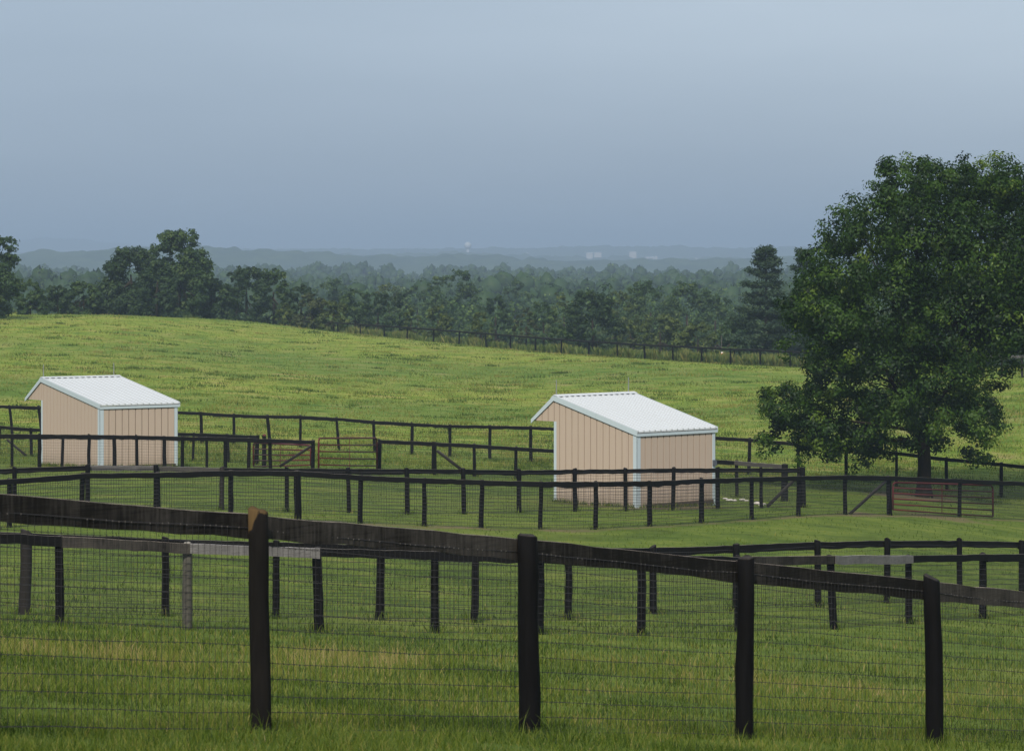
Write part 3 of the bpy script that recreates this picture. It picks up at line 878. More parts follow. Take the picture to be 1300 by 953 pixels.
def big_tree():
    rg = np.random.default_rng(21)
    x, y, d = TREE
    base = pt(x, y, d); base[2] = g1(base[0], base[1])
    root = empty('shade_tree', base, 'big dark leafy tree with a wide crown at the right, shading the red gate', 'tree')
    D = base[1]; u = D / F
    def at(px, py, dy=0.0): return np.array([base[0] + (px - x) * u, D + dy, CAMZ - (py - HZ) * u])
    L2 = [(1150, 240, 40), (1100, 282, 46), (1066, 300, 30), (1062, 345, 50), (1030, 378, 38), (1208, 246, 42), (1248, 232, 36), (1282, 242, 34), (1325, 262, 60), (1165, 300, 66),
          (1235, 320, 74), (1310, 340, 70), (1062, 412, 52), (1125, 395, 68), (1220, 412, 72), (1292, 412, 52), (1052, 468, 42), (1004, 512, 36), (986, 555, 24),
          (1035, 545, 38), (1085, 535, 46), (1092, 580, 19), (1060, 566, 20), (1130, 490, 58), (1190, 490, 56), (1228, 525, 38), (1236, 568, 22), (1255, 552, 15), (1150, 548, 26), (1200, 545, 24), (1112, 560, 24),
          (1372, 310, 62), (1360, 390, 54), (1330, 432, 34), (1130, 222, 20), (1180, 217, 18), (1225, 212, 14), (1265, 212, 17), (1026, 325, 14), (1005, 440, 18), (975, 520, 14), (968, 565, 12), (1018, 572, 18), (1122, 570, 18), (1186, 550, 22), (1158, 552, 20), (1258, 500, 18), (1275, 455, 20)]
    lobes = []
    for px, py, r in L2:
        R = r * u
        span = math.sqrt(max(0, 1 - ((px - 1185) / 215) ** 2)) * math.sqrt(max(.1, 1 - ((py - 410) / 260) ** 2)) * 4.3
        if r >= 34:
            for s in (-1, 0, 1):
                dy = s * span * rg.uniform(.55, .95)
                q = at(px + rg.normal() * r * .15, py + rg.normal() * r * .12, dy)
                lobes.append((*q, R * (.95 if s else 1)))
        else:
            q = at(px, py, rg.uniform(-.5, .5) * span); lobes.append((*q, R))
    P, U, t = cloud([(a_, b_, c_, r_ * .97) for a_, b_, c_, r_ in lobes], 210000, rg, clump=.16, shell=.45, per=80, spread=.25, minc=.19)
    Nm = unit(U * 1.0 + rg.normal(size=P.shape) * .32 + np.array([0, 0, .3]))
    co, q = leaf_quads(P, Nm, .16, .5, rg)
    big_mesh('crown', co, q, M['leaf_main'], root, np.repeat(t, 4))
    mb = MB()
    fork = at(1171, 520, 0)
    mb.tube([base - [0, 0, .3], base + [0, 0, .08], base + [0, 0, .45], base + [0.02, 0, 1.2], (base + fork) / 2 + [0, 0, .6], fork], [.42, .36, .29, .262, .25, .22], 12)
    for px, py, dy, r0, fy in ((1120, 470, -1.0, .13, 540), (1060, 420, .6, .12, 510), (1105, 330, -.8, .13, 520), (1165, 290, .7, .14, 500), (1235, 300, -.5, .14, 505),
                               (1300, 350, .4, .13, 515), (1225, 430, -1.6, .10, 530), (1050, 530, -.6, .08, 548), (1235, 520, 1.2, .08, 545), (1160, 240, -.3, .09, 470), (1260, 260, 1.5, .09, 450), (1330, 300, -1, .08, 450)):
        a = at(1172 + rg.normal() * 2, fy, 0); b = at(px, py, dy)
        limb(mb, a, b, r0, .03, rg, .10, 7, 7)
        for _ in range(3):
            f = rg.uniform(.45, .9); c = a + (b - a) * f
            e = c + (b - a) * rg.uniform(.2, .4) + rg.normal(size=3) * .6
            limb(mb, c, e, r0 * .35, .012, rg, .1, 5, 4)
    # low branch leaving the trunk to the left
    mb.tube([at(1168, 572), at(1162, 562), at(1150, 558), at(1128, 560), at(1105, 556)], [.11, .09, .07, .055, .03], 7)
    mb.build('trunk', M['bark'], root, smooth=True)
big_tree()

ROWX = [-100, 0, 240, 400, 583, 748, 1003, 1300]; ROWY = [393, 395, 403, 417, 439, 452, 466, 478]
def leafy(x, hw, top, d, label, m, name='hedgerow_tree', cat='tree', group=None, seed=0, n=3400, size=.34, shape='round', lean=0, squash=1.0, bot=.12):
    """a tree or shrub of a hedgerow: centre column, half width and top row as the photograph shows them at distance d"""
    rg = np.random.default_rng(500 + seed)
    D = d * S; u = D / F
    X = (x - CX) * u; z0 = g1(X, D); zt = CAMZ - (top - HZ) * u
    zb = max(z0, CAMZ - (float(np.interp(x, ROWX, ROWY)) + 3 - HZ) * u)      # where the crown's skirt begins above the falling ground
    zb = min(zb, zt - 1.0)
    H = zt - zb; Wd = hw * u * 1.04
    root = empty(name, (X, D, z0), label, cat, group)
    lobes = []
    prof = {'round': lambda f: math.sqrt(max(.05, 1 - ((f - .42) / .64) ** 2)), 'tall': lambda f: .42 + .6 * math.sin(min(1, f * 1.15) * math.pi) - .2 * max(0, f - .6),
            'cedar': lambda f: max(.12, (1 - f) ** .36), 'shrub': lambda f: math.sqrt(max(.08, 1 - ((f - .2) / .85) ** 2))}[shape]
    cnt = {'round': 32, 'tall': 34, 'cedar': 44, 'shrub': 20}[shape]
    for i in range(cnt):
        f = (i + rg.uniform(.1, .9)) / cnt; w = prof(f)
        lr = Wd * rg.uniform(.20, .34) * (.55 + .45 * w); lr = min(lr, H * .3)
        f2 = min(f, 1 - lr * .75 / H)
        a = rg.uniform(0, 6.28); rr = max(0, Wd * w - lr * .8) * math.sqrt(rg.uniform(.15, 1))
        if i % 3 == 0: a = rg.choice([0, math.pi]) + rg.normal() * .4; rr = max(0, Wd * w - lr * .8)
        lobes.append((X + lean * (f - .45) * Wd + math.cos(a) * rr, D + math.sin(a) * rr * .85, zb + H * f2, lr))
    lobes.append((X + lean * .5 * Wd, D, zt - Wd * .14, Wd * .17))
    hT = zb + H * .62 - z0
    for i in range(6):      # the part that hangs below the brow of the hill
        if zb - z0 > 1: a = rg.uniform(0, 6.28); lobes.append((X + math.cos(a) * Wd * .6, D + math.sin(a) * Wd * .5, z0 + (zb - z0) * rg.uniform(.45, 1), Wd * .3))
    crown(root, lobes, int(n * 2.6), size, m, rg, clump=.24, shell=.25, per=26)
    mb = MB()
    tip = np.array([X + lean * .3 * Wd, D, z0 + hT])
    tr = max(.05, .028 * H)
    mb.tube([(X, D, z0 - .3), (X + .02 * H * rg.normal(), D, z0 + hT * .5), tip], [tr, tr * .8, tr * .4], 7)
    for lb in lobes[:8]:
        limb(mb, np.array([X, D, z0 + hT * rg.uniform(.3, .9)]), lb[:3], tr * .4, .03, rg, .1, 5, 4)
    mb.build('trunk', M['bark'], root, smooth=True)
    return root

dk, md, ol, br = M['leaf_dark'], M['leaf_mid'], M['leaf_olive'], M['leaf_brown']
leafy(-14, 44, 294, 262, 'tall dark oak cut off by the left edge of the photo', md, seed=1, n=5200)
leafy(39, 20, 356, 276, 'rounded grey green shrub at the right foot of the left edge oak', md, 'hedgerow_shrub', 'shrub', seed=2, shape='shrub', n=1800)
leafy(74, 24, 362, 284, 'low dark bush, first to the left of the broad cedar', dk, 'hedgerow_shrub', 'shrub', seed=3, shape='shrub', n=2200)
leafy(106, 26, 358, 288, 'mid green bush touching the left side of the broad cedar', md, 'hedgerow_shrub', 'shrub', seed=4, shape='shrub', n=2400)
leafy(166, 52, 316, 292, 'broad dark cedar on the skyline at the left, wider than tall', dk, 'cedar_tree', seed=5, shape='cedar', n=9000)
leafy(200, 30, 330, 286, 'dark young cedar squeezed between the broad cedar and the tall ragged tree', dk, 'cedar_tree', seed=55, shape='cedar', n=4200)
leafy(224, 44, 293, 298, 'tallest ragged tree on the left skyline, leaning right beside the cedar', md, seed=66, shape='round', lean=.2, n=7600)
leafy(256, 20, 330, 302, 'thin tree with feathery branches, just right of the tallest ragged tree', md, seed=7, shape='tall', lean=.6, n=1300)
leafy(268, 30, 355, 300, 'dense low tree right of the gap beside the tallest ragged tree', dk, seed=8, n=2800)
leafy(313, 30, 340, 312, 'dark green tree with two heads, behind the left end of the hill fence', dk, seed=9, n=3600)
leafy(347, 27, 343, 316, 'dark green tree leaning on the two headed one, behind the hill fence', md, seed=10, n=3000)
leafy(382, 20, 362, 310, 'small dark flat topped tree with a tuft, left of the brown brush', dk, seed=11, n=1800)
leafy(396, 24, 374, 306, 'brownish brush behind the hill fence, left of the sunny green saplings', br, 'hedgerow_shrub', 'shrub', seed=12, shape='shrub', n=1900)
leafy(362, 12, 385, 300, 'yellow green sapling below the leaning dark tree, at the fence', ol, 'hedgerow_shrub', 'shrub', seed=13, shape='shrub', n=700)
leafy(424, 22, 382, 302, 'sunny green sapling right of the brown brush', ol, 'hedgerow_shrub', 'shrub', seed=14, shape='shrub', n=1500)
leafy(452, 24, 368, 330, 'mid green tree right of the sunny sapling, with an even round head', md, seed=15, n=2600)
leafy(480, 22, 371, 326, 'narrower dark tree between two green ones, left of the yellow saplings', dk, seed=16, n=2200)
leafy(507, 20, 374, 322, 'small dark tree with bare stems, just left of the yellow saplings', dk, seed=17, shape='tall', n=1300)
leafy(424, 34, 356, 450, 'hazy round tree rising behind the brown brush', md, seed=18, n=2400, size=.42)
leafy(494, 30, 360, 455, 'hazy pale green tree behind the narrower dark tree', ol, seed=19, n=2000, size=.42)
leafy(530, 26, 362, 440, 'hazy tree touching the left side of the big round one', md, seed=20, n=2000, size=.42)
leafy(575, 36, 342, 410, 'big round hazy tree in the middle, standing above its neighbours', md, seed=21, n=4600, size=.4)
leafy(522, 14, 391, 292, 'yellow green sapling in front of the hazy trees, left one of a pair', ol, 'hedgerow_shrub', 'shrub', seed=22, n=800, shape='shrub')
leafy(556, 20, 387, 290, 'yellow green sapling in front of the big round hazy tree', ol, 'hedgerow_shrub', 'shrub', seed=23, n=1300, shape='shrub')
leafy(611, 16, 396, 272, 'bright young bush at the hill fence, right of the big round tree', ol, 'hedgerow_shrub', 'shrub', seed=24, n=1000, shape='shrub')
leafy(629, 20, 375, 330, 'dark round tree just right of the big round hazy tree', dk, seed=25, n=2200)
leafy(654, 24, 355, 470, 'hazy tree with a ragged head, behind the dark round tree', md, seed=26, n=2000, size=.42)
leafy(668, 18, 392, 300, 'brownish low brush between the dark round tree and the dark oak', br, 'hedgerow_shrub', 'shrub', seed=27, n=1000, shape='shrub')
leafy(690, 22, 384, 318, 'small green tree left of the dark oak', md, seed=28, n=1900)
leafy(716, 22, 372, 345, 'olive tree showing above the left side of the dark oak', ol, seed=29, n=1900)
leafy(752, 38, 371, 285, 'broad nearly black oak behind the middle of the hill fence', dk, seed=30, n=5200)
leafy(785, 26, 367, 350, 'olive green tree showing above the right side of the dark oak', ol, seed=31, n=2200)
leafy(826, 40, 358, 360, 'tall green tree on the left of the broad group, right of the dark oak', md, seed=32, n=4200, size=.38)
leafy(872, 34, 359, 365, 'tall green tree in the middle of the broad group, left of the pine', md, seed=33, n=3800, size=.38)
leafy(908, 28, 372, 350, 'green tree at the right of the broad group, beside the pine', md, seed=34, n=2800)
leafy(838, 34, 398, 290, 'olive brush in front of the broad group of green trees', ol, 'hedgerow_shrub', 'shrub', seed=35, n=2600, shape='shrub')
leafy(800, 24, 402, 285, 'low olive shrub at the right foot of the dark oak', ol, 'hedgerow_shrub', 'shrub', seed=36, n=1400, shape='shrub')
leafy(886, 30, 410, 268, 'pale green bush behind the fence, left of the marker post', ol, 'hedgerow_shrub', 'shrub', seed=37, n=2000, shape='shrub')
leafy(712, 18, 415, 268, 'small green bush at the left foot of the dark oak', md, 'hedgerow_shrub', 'shrub', seed=38, n=800, shape='shrub')
leafy(932, 24, 404, 255, 'green bush under the left boughs of the pine', md, 'hedgerow_shrub', 'shrub', seed=39, n=1400, shape='shrub')
leafy(1075, 44, 352, 262, 'hedgerow tree hidden behind the left half of the big tree', md, seed=40, n=3000)
leafy(1290, 40, 430, 230, 'low green bush behind the short grey fence at the right edge', md, 'hedgerow_shrub', 'shrub', seed=41, n=2000, shape='shrub')

def pine(x, hw, top, d, label, seed, n=2600):
    rg = np.random.default_rng(seed)
    D = d * S; u = D / F; X = (x - CX) * u; z0 = g1(X, D); zt = CAMZ - (top - HZ) * u; zg = z0; z0 = max(z0, CAMZ - (470 - HZ) * u); H = zt - z0; Wd = hw * u
    root = empty('pine_tree', (X, D, zg), label, 'tree')
    mb = MB(); mb.tube([(X, D, zg - .3), (X + .1, D, z0 + H * .5), (X, D, zt - .3)], [.24, .16, .03], 8)
    pts = []; nr = []; tn = []
    zf = -.05
    while zf < .97:
        k = rg.integers(4, 7)
        L0 = Wd * (1.05 * (1 - max(zf, 0)) ** 1.05 + .15)
        ph = rg.uniform(0, 6.28)
        for j in range(k):
            a = ph + 6.28 * j / k + rg.normal() * .3; L = L0 * rg.uniform(.5, 1.1)
            b0 = np.array([X, D, z0 + H * zf + rg.normal() * .12])
            b1 = b0 + np.array([math.cos(a) * L, math.sin(a) * L, L * rg.uniform(-.05, .2) + (.45 if zf > .75 else 0)])
            limb(mb, b0, b1, .05 * (1.2 - max(zf, 0)), .012, rg, .05, 5, 4)
            m = int(18 + 56 * L / max(Wd, .1))
            f = rg.uniform(.28, 1.04, m) ** .8
            side = np.array([-math.sin(a), math.cos(a), 0])
            c = b0 + (b1 - b0) * f[:, None] + side * (rg.normal(size=m) * .36 * L * .5)[:, None] + rg.normal(size=(m, 3)) * np.array([.10, .10, .07])
            for cc in c:
                nn = 9
                pts.append(cc + rg.normal(size=(nn, 3)) * np.array([.16, .16, .10])); nr.append(np.repeat([[0, 0, 1.0]], nn, 0)); tn.append(np.full(nn, rg.normal(.45, .18)) + rg.normal(0, .12, nn))
        zf += rg.uniform(.055, .085)
    P = np.concatenate(pts); U = np.concatenate(nr); t = np.clip(np.concatenate(tn), 0, 1)
    Nm = unit(U * .5 + rg.normal(size=P.shape) * .6)
    co, q = leaf_quads(P, Nm, .36, .26, rg)
    big_mesh('crown', co, q, M['needles'], root, np.repeat(t, 4))
    mb.build('trunk', M['bark'], root, smooth=True)
pine(972, 62, 318, 243, 'tall dark pine with layered boughs, left of the big tree', 71)
pine(1022, 40, 314, 250, 'second pine, its boughs showing through behind the left of the big tree', 72)

# ------------------------------------------------------------------ weeds along the hill fence
def weeds():
    rg = np.random.default_rng(31)
    px = np.array([p[0] for p in HILL_FENCE]); dd = np.array([p[3] for p in HILL_FENCE])
    n = 26000
    x = rg.uniform(330, 1080, n); d = np.interp(x, px, dd) + np.abs(rg.normal(2.6, 3.0, n)) + .8
    cl = fbm(x / 14, d / 6, 9, 3)
    keep = rg.random(n) < np.clip((cl - .33) * 3.2, .05, 1)
    x = x[keep]; d = d[keep]; cl = cl[keep]; n = len(x)
    X = (x - CX) / F * d * S; Y = d * S; Z = ground(X, Y)
    h = rg.uniform(.35, .95, n) * (.5 + 1.0 * cl); w = rg.uniform(.05, .11, n)
    a = rg.uniform(0, 6.28, n); dx = np.stack([np.cos(a), np.sin(a), 0 * a], 1)
    B = np.stack([X, Y, Z], 1); lean = rg.normal(size=(n, 3)) * .22; lean[:, 2] = 1
    T = B + lean * h[:, None]
    mid = (B + T) / 2
    co = np.stack([B - dx * w[:, None] * .5, mid + dx * w[:, None], T, mid - dx * w[:, None]], 1)
    t = np.clip(cl * 1.1 - .1 + rg.normal(0, .2, n), 0, 1)
    o = big_mesh('tall_weeds', co, np.arange(n * 4).reshape(n, 4), M['weeds'], tint=np.repeat(t, 4))
    tag(o, 'rank yellow green weeds along the foot of the hill fence', 'weeds', kind='stuff')
weeds()

# ------------------------------------------------------------------ grass
def grass():
    rg = np.random.default_rng(77)
    def sample(n, d0, d1):
        t = rg.random(n); return 1 / (1 / d0 - t * (1 / d0 - 1 / d1))
    d = np.concatenate([sample(230000, 14.2, 120), sample(190000, 112, 300)])
    n = len(d)
    u = rg.uniform(-1.16, 1.16, n); x = u * 650 + CX
    X = (x - CX) / F * d * S; Y = d * S
    lo = fbm(X / 7, Y / 9, 41, 3); mid = fbm(X / 1.5, Y / 2.2, 42, 3); hi = vnoise(X / .35, Y / .5, 43)
    hillf = np.clip((Y + 14 * lo - 140) / 26, 0, 1)
    # seed-head strip between the alley and the nearest fence
    strip = np.exp(-(((d - 32 - 9 * (lo - .5)) / 4.0) ** 2)) * np.clip(1.05 - np.clip(u, -1, 1) * .55, 0, 1.4) * np.clip((mid - .25) * 2.6, .1, 1.2)
    tan = np.clip((mid - .5) * 2.0, -1, 1)
    t = .40 + .30 * tan + .25 * strip * (.4 + hi) + hillf * (.17 + .12 * (hi - .5)) + rg.normal(0, 1, n) * np.where(d < 60, .20, .12) + .03 * (1 - hillf)
    # rank clumps the grazing leaves standing on the hill
    nc = 1500
    cd_ = sample(nc, 118, 300); cu = rg.uniform(-1.15, 1.15, nc); cX = cu * 650 / F * cd_ * S; cY = cd_ * S
    m = rg.integers(25, 75, nc); ix = np.repeat(np.arange(nc), m); cr = rg.uniform(.25, .95, nc); ct = rg.choice([.20, .28, .36, .66, .85], nc)
    qX = cX[ix] + rg.normal(size=len(ix)) * cr[ix]; qY = cY[ix] + rg.normal(size=len(ix)) * cr[ix]
    X = np.concatenate([X, qX]); Y = np.concatenate([Y, qY]); d = np.concatenate([d, qY / S]); u = np.concatenate([u, cu[ix]])
    t = np.concatenate([t, ct[ix] + rg.normal(0, .08, len(ix))])
    lo, mid, hi, strip = (np.concatenate([q, np.full(len(ix), v)]) for q, v in ((lo, .5), (mid, .9), (hi, .9), (strip, 0)))
    hillf = np.concatenate([hillf, np.ones(len(ix))]); n = len(X)
    # long grass the mower leaves round posts and along walls
    fx = []; fy = []
    for (ax, ay, ar) in FEET:
        k = 46 if ay < 75 else 26
        a = rg.uniform(0, 6.28, k); q = ar + np.abs(rg.normal(0, .10, k)) + .005
        fx.append(ax + np.cos(a) * q); fy.append(ay + np.sin(a) * q)
    for (root, N, r, l, R, L) in (sa, sb):
        for e, w, ln in ((r, -l, R), (l, -r, L)):
            k = int(ln * 150); q = rg.uniform(0, ln, k); o = np.abs(rg.normal(0, .09, k)) + .06
            fx.append(N[0] + e[0] * q + w[0] * o); fy.append(N[1] + e[1] * q + w[1] * o)
    fx = np.concatenate(fx); fy = np.concatenate(fy); m = len(fx)
    X = np.concatenate([X, fx]); Y = np.concatenate([Y, fy]); d = np.concatenate([d, fy / S]); u = np.concatenate([u, np.zeros(m)])
    t = np.concatenate([t, rg.normal(.42, .2, m)])
    lo, mid, hi, strip = (np.concatenate([q, np.full(m, v)]) for q, v in ((lo, .5), (mid, .9), (hi, .95), (strip, .7)))
    hillf = np.concatenate([hillf, np.zeros(m)]); n = len(X)
    keep = np.ones(n, bool)
    for (root, N, r, l, R, L) in (sa, sb):
        qx = (X - N[0]) * r[0] + (Y - N[1]) * r[1]; qy = (X - N[0]) * l[0] + (Y - N[1]) * l[1]
        keep &= ~((qx > -.05) & (qx < R + .05) & (qy > -.05) & (qy < L + .05))
    keep &= rg.random(n) > wear(X, Y) * .75
    dens = np.where(hillf > .5, np.clip(.35 + (mid - .38) * 2.6, .08, 1), np.clip(.5 + (hi - .3) * 1.2, .2, 1))
    keep &= rg.random(n) < dens
    X, Y, d, t, lo, mid, hi, hillf, strip = (q[keep] for q in (X, Y, d, t, lo, mid, hi, hillf, strip)); n = len(X)
    Z = ground(X, Y) - .01
    h = rg.uniform(.038, .10, n) * (.7 + .7 * hi) * (1 + .9 * strip + .7 * hillf * mid)
    # trimmed less under the fences of the alley: taller tufts by the posts
    w = np.maximum(.0045, d * S / 3390 * .75) * rg.uniform(.6, 1.3, n)
    w = np.minimum(w, h * .9)
    a = rg.uniform(0, 6.28, n); dx = np.stack([np.cos(a), np.sin(a) * .4, 0 * a], 1); dx = unit(dx)
    B = np.stack([X, Y, Z], 1); lean = rg.normal(size=(n, 3)) * .38; lean[:, 2] = 1
    Mi = B + lean * np.array([.35, .35, .58]) * h[:, None]; T = B + lean * h[:, None]
    near = d < 60
    k = np.where(near)[0]; f = np.where(~near)[0]
    # near: bent five point blades; far: single triangles
    c5 = np.stack([B[k] - dx[k] * w[k, None] * .5, B[k] + dx[k] * w[k, None] * .5, Mi[k] + dx[k] * w[k, None] * .38, T[k], Mi[k] - dx[k] * w[k, None] * .38], 1).reshape(-1, 3)
    i5 = np.arange(len(k)) * 5
    tris = np.concatenate([np.stack([i5, i5 + 1, i5 + 2], 1), np.stack([i5, i5 + 2, i5 + 4], 1), np.stack([i5 + 4, i5 + 2, i5 + 3], 1)])
    c3 = np.stack([B[f] - dx[f] * w[f, None] * .5, B[f] + dx[f] * w[f, None] * .5, T[f]], 1).reshape(-1, 3)
    tr3 = np.arange(len(f) * 3).reshape(-1, 3) + len(c5)
    t = np.clip(t, np.where(d < 60, 0, .18), 1)
    o = big_mesh('grass', np.concatenate([c5, c3]), np.concatenate([tris, tr3]), M['blades'], tint=np.concatenate([np.repeat(t[k], 5), np.repeat(t[f], 3)]))
    tag(o, 'short pasture grass with straw coloured tufts covering the fields', 'grass', kind='stuff')
grass()

# ------------------------------------------------------------------ the far wood, one mass in the haze
def far_wood():
    rg = np.random.default_rng(5)
    temps = []
    for k in range(6):
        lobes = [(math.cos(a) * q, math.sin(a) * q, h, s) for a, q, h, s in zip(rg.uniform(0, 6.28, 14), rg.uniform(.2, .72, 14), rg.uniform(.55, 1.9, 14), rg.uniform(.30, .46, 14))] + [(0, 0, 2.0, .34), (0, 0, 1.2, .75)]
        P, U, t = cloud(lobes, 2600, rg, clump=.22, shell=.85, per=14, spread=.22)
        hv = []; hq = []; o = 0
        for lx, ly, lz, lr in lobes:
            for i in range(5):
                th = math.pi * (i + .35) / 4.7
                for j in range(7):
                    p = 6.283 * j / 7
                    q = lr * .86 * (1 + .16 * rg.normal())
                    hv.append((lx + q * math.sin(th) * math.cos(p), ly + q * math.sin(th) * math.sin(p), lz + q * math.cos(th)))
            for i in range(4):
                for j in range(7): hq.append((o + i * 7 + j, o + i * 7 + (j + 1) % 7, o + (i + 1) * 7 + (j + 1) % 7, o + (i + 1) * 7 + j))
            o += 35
        temps.append((P, U, t, np.array(hv), np.array(hq)))
    co = []; tint = []; qq = []
    cnt = 0
    def place(X, Y, H, W, k, frac, sz):
        nonlocal cnt
        P, U, t, hv, hq = temps[k]
        m = int(len(P) * frac); i = rg.permutation(len(P))[:m]
        z = ground(X, Y)[0]; sc = np.array([W, W, H / 2.3]); at = np.array([X, Y, z - H * .02])
        ca, sa_ = math.cos(X * 7), math.sin(X * 7); Rm = np.array([[ca, sa_, 0], [-sa_, ca, 0], [0, 0, 1]])
        p = (P[i] @ Rm) * sc + at
        Nm = unit((U[i] @ Rm) * .9 + rg.normal(size=(m, 3)) * .3 + np.array([0, 0, .25]))
        c, q = leaf_quads(p, Nm, sz, .75, rg)
        tree = rg.normal(0, .14)
        co.append(c); tint.append(np.repeat(np.clip(t[i] + tree, 0, 1), 4)); qq.append(q + cnt); cnt += len(c)
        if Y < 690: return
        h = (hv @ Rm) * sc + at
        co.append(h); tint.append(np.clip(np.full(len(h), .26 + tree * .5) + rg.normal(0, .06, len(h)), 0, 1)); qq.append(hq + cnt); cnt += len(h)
    y = 470.0
    while y < 2250:
        step = 9.5 + (y - 470) * .012
        half = .1512 * y * 1.25
        nx = int(2 * half / (step * .95))
        for k in range(nx):
            X = -half + (k + rg.uniform(.1, .9)) * 2 * half / nx; Y = y + rg.uniform(-.5, .5) * step
            big = vnoise(X / 60, Y / 60, 8)
            H = rg.uniform(12, 18) * (.78 + .45 * big); W = H / 2.3 * rg.uniform(.8, 1.15)
            if y < 620: H *= .8
            fr = 1.0 if y < 680 else (.45 if y < 950 else (.16 if y < 1500 else .085))
            place(X, Y, H, W, int(rg.integers(6)), fr, .48 if y < 680 else (.6 if y < 950 else (.85 if y < 1500 else 1.2)))
        y += step
    co = np.concatenate(co); tint = np.concatenate(tint)
    o = big_mesh('far_wood', co, np.concatenate(qq), M['woods'], tint=tint)
    tag(o, 'hazy mass of woodland filling the valley beyond the hill fence', 'wood', kind='stuff')
far_wood()

# ------------------------------------------------------------------ hills at the horizon
def hills():
    ridges = [(3100, 420, [(-500, 331), (-200, 329), (0, 325), (60, 320), (130, 317.5), (200, 316), (280, 317), (350, 319), (420, 323), (500, 326), (560, 325), (640, 327), (700, 331), (850, 332), (930, 329), (975, 326), (1040, 328), (1300, 331), (1800, 331)]),
              (4400, 500, [(-500, 326), (0, 326), (400, 325), (540, 322), (600, 321.5), (660, 324.5), (700, 326), (760, 327), (850, 328.5), (920, 329), (1000, 329), (1800, 328)]),
              (5800, 700, [(-500, 321), (100, 321), (300, 317.5), (480, 317), (560, 315.5), (640, 315), (700, 315.5), (760, 312), (800, 314.5), (868, 312.5), (900, 315), (1000, 314.5), (1300, 316), (1800, 317)]),
              (9200, 1000, [(-500, 316), (-100, 315), (10, 308), (55, 302.5), (95, 303), (150, 309), (220, 315), (420, 316), (600, 315.5), (1000, 316), (1800, 316)])]
    co = []; qs = []; off = 0
    for d, dep, prof in ridges:
        D = d * S; prof = np.array(prof, float)
        nx = 900 if d < 5000 else 560; x = np.linspace(-420, 1720, nx)
        ys = np.concatenate([np.linspace(-1, 0, 17), np.linspace(0, 1, 9)[1:]])
        XX, YY = np.meshgrid(x, ys)
        Yw = D + YY * dep; Xw = (XX - CX) / F * D * np.ones_like(YY)
        crest = CAMZ - (np.interp(XX, prof[:, 0], prof[:, 1]) - HZ) / F * D
        env = np.cos(np.clip(np.abs(YY), 0, 1) * math.pi / 2) ** 1.2
        basez = CAMZ - 32
        can = fbm(Xw / 34, Yw / 34, int(d), 3) * 13 + vnoise(Xw / 11, Yw / 30, int(d) + 3) * 6
        Z = basez + (crest - 10 - basez) * env + can * env
        n, m = Z.shape; idx = np.arange(n * m).reshape(n, m) + off
        co.append(np.stack([Xw, Yw, Z], -1).reshape(-1, 3))
        qs.append(np.stack([idx[:-1, :-1], idx[:-1, 1:], idx[1:, 1:], idx[1:, :-1]], -1).reshape(-1, 4)); off += n * m
    o = big_mesh('hills', np.concatenate(co), np.concatenate(qs), M['hill'])
    tag(o, kind='structure')
hills()

# ------------------------------------------------------------------ town and water tower in the haze
def building(x0, x1, top, bot, d, label):
    a = pt(x0, bot, d); b = pt(x1, bot, d); w = b[0] - a[0]; h = (bot - top) / F * d * S
    c = (a + b) / 2
    root = empty('distant_building', c, label, 'building', 'pale buildings of the town in the haze')
    dep = min(w, 30) * .5
    mb = MB(); mb.box(c + np.array([0, dep, h * .3 - 6]), np.array([w / 2, 0, 0]), np.array([0, dep, 0]), np.array([0, 0, h * .3 + 6])); mb.build('wall', M['town'], root)
    mb = MB()
    mb.prism([c + np.array([-w / 2 - .4, -.4, h * .6 + .05]), c + np.array([-w / 2 - .4, dep, h]), c + np.array([-w / 2 - .4, dep * 2 + .4, h * .6 + .05])], np.array([w + .8, 0, 0]))
    mb.build('roof', M['town_roof'], root)
for a in ((744.5, 752.5, 320.6, 322.8, 4420, 'brightest pale building of the far town, left of a longer roof'), (754.5, 763.5, 320.2, 321.8, 4420, 'long pale roof just right of the brightest far building'),
          (666, 671, 321.0, 323.6, 4420, 'single pale building of the far town, left of the others'), (799, 808, 319.2, 320.8, 4420, 'faint long roof on the far rise, right of the bright buildings'),
          (820, 831, 326.0, 328.2, 4420, 'low pale building with a neighbour at its right end in the far town'), (832, 834.5, 325.0, 328.4, 4420, 'small pale building touching the end of the low one in the far town'),
          (879, 885, 327.6, 329.8, 4420, 'rightmost pale building of the far town')):
    building(*a)
b = pt(594, 324, 4400)
rt = empty('water_tower', b, 'pale bulb shaped water tower on the horizon, in the haze', 'water tower')
def lathe(prof, c, n=16):
    mb = MB(); vs = []; fs = []
    for r_, z in prof:
        for j in range(n): vs.append(c + np.array([math.cos(6.2832 * j / n) * r_, math.sin(6.2832 * j / n) * r_, z]))
    for i in range(len(prof) - 1):
        for j in range(n): fs.append((i * n + j, i * n + (j + 1) % n, (i + 1) * n + (j + 1) % n, (i + 1) * n + j))
    mb.add(vs, fs); return mb
lathe([(3.4, -8), (3.2, 1), (2.4, 4), (2.1, 8), (2.3, 9.5)], b).build('stem', M['tank'], rt, smooth=True)
lathe([(2.3, 9.6), (4.0, 11), (5.2, 13.2), (5.6, 15.3), (5.1, 17.6), (3.6, 19.4), (1.6, 20.4), (.05, 20.7)], b).build('tank', M['tank'], rt, smooth=True)

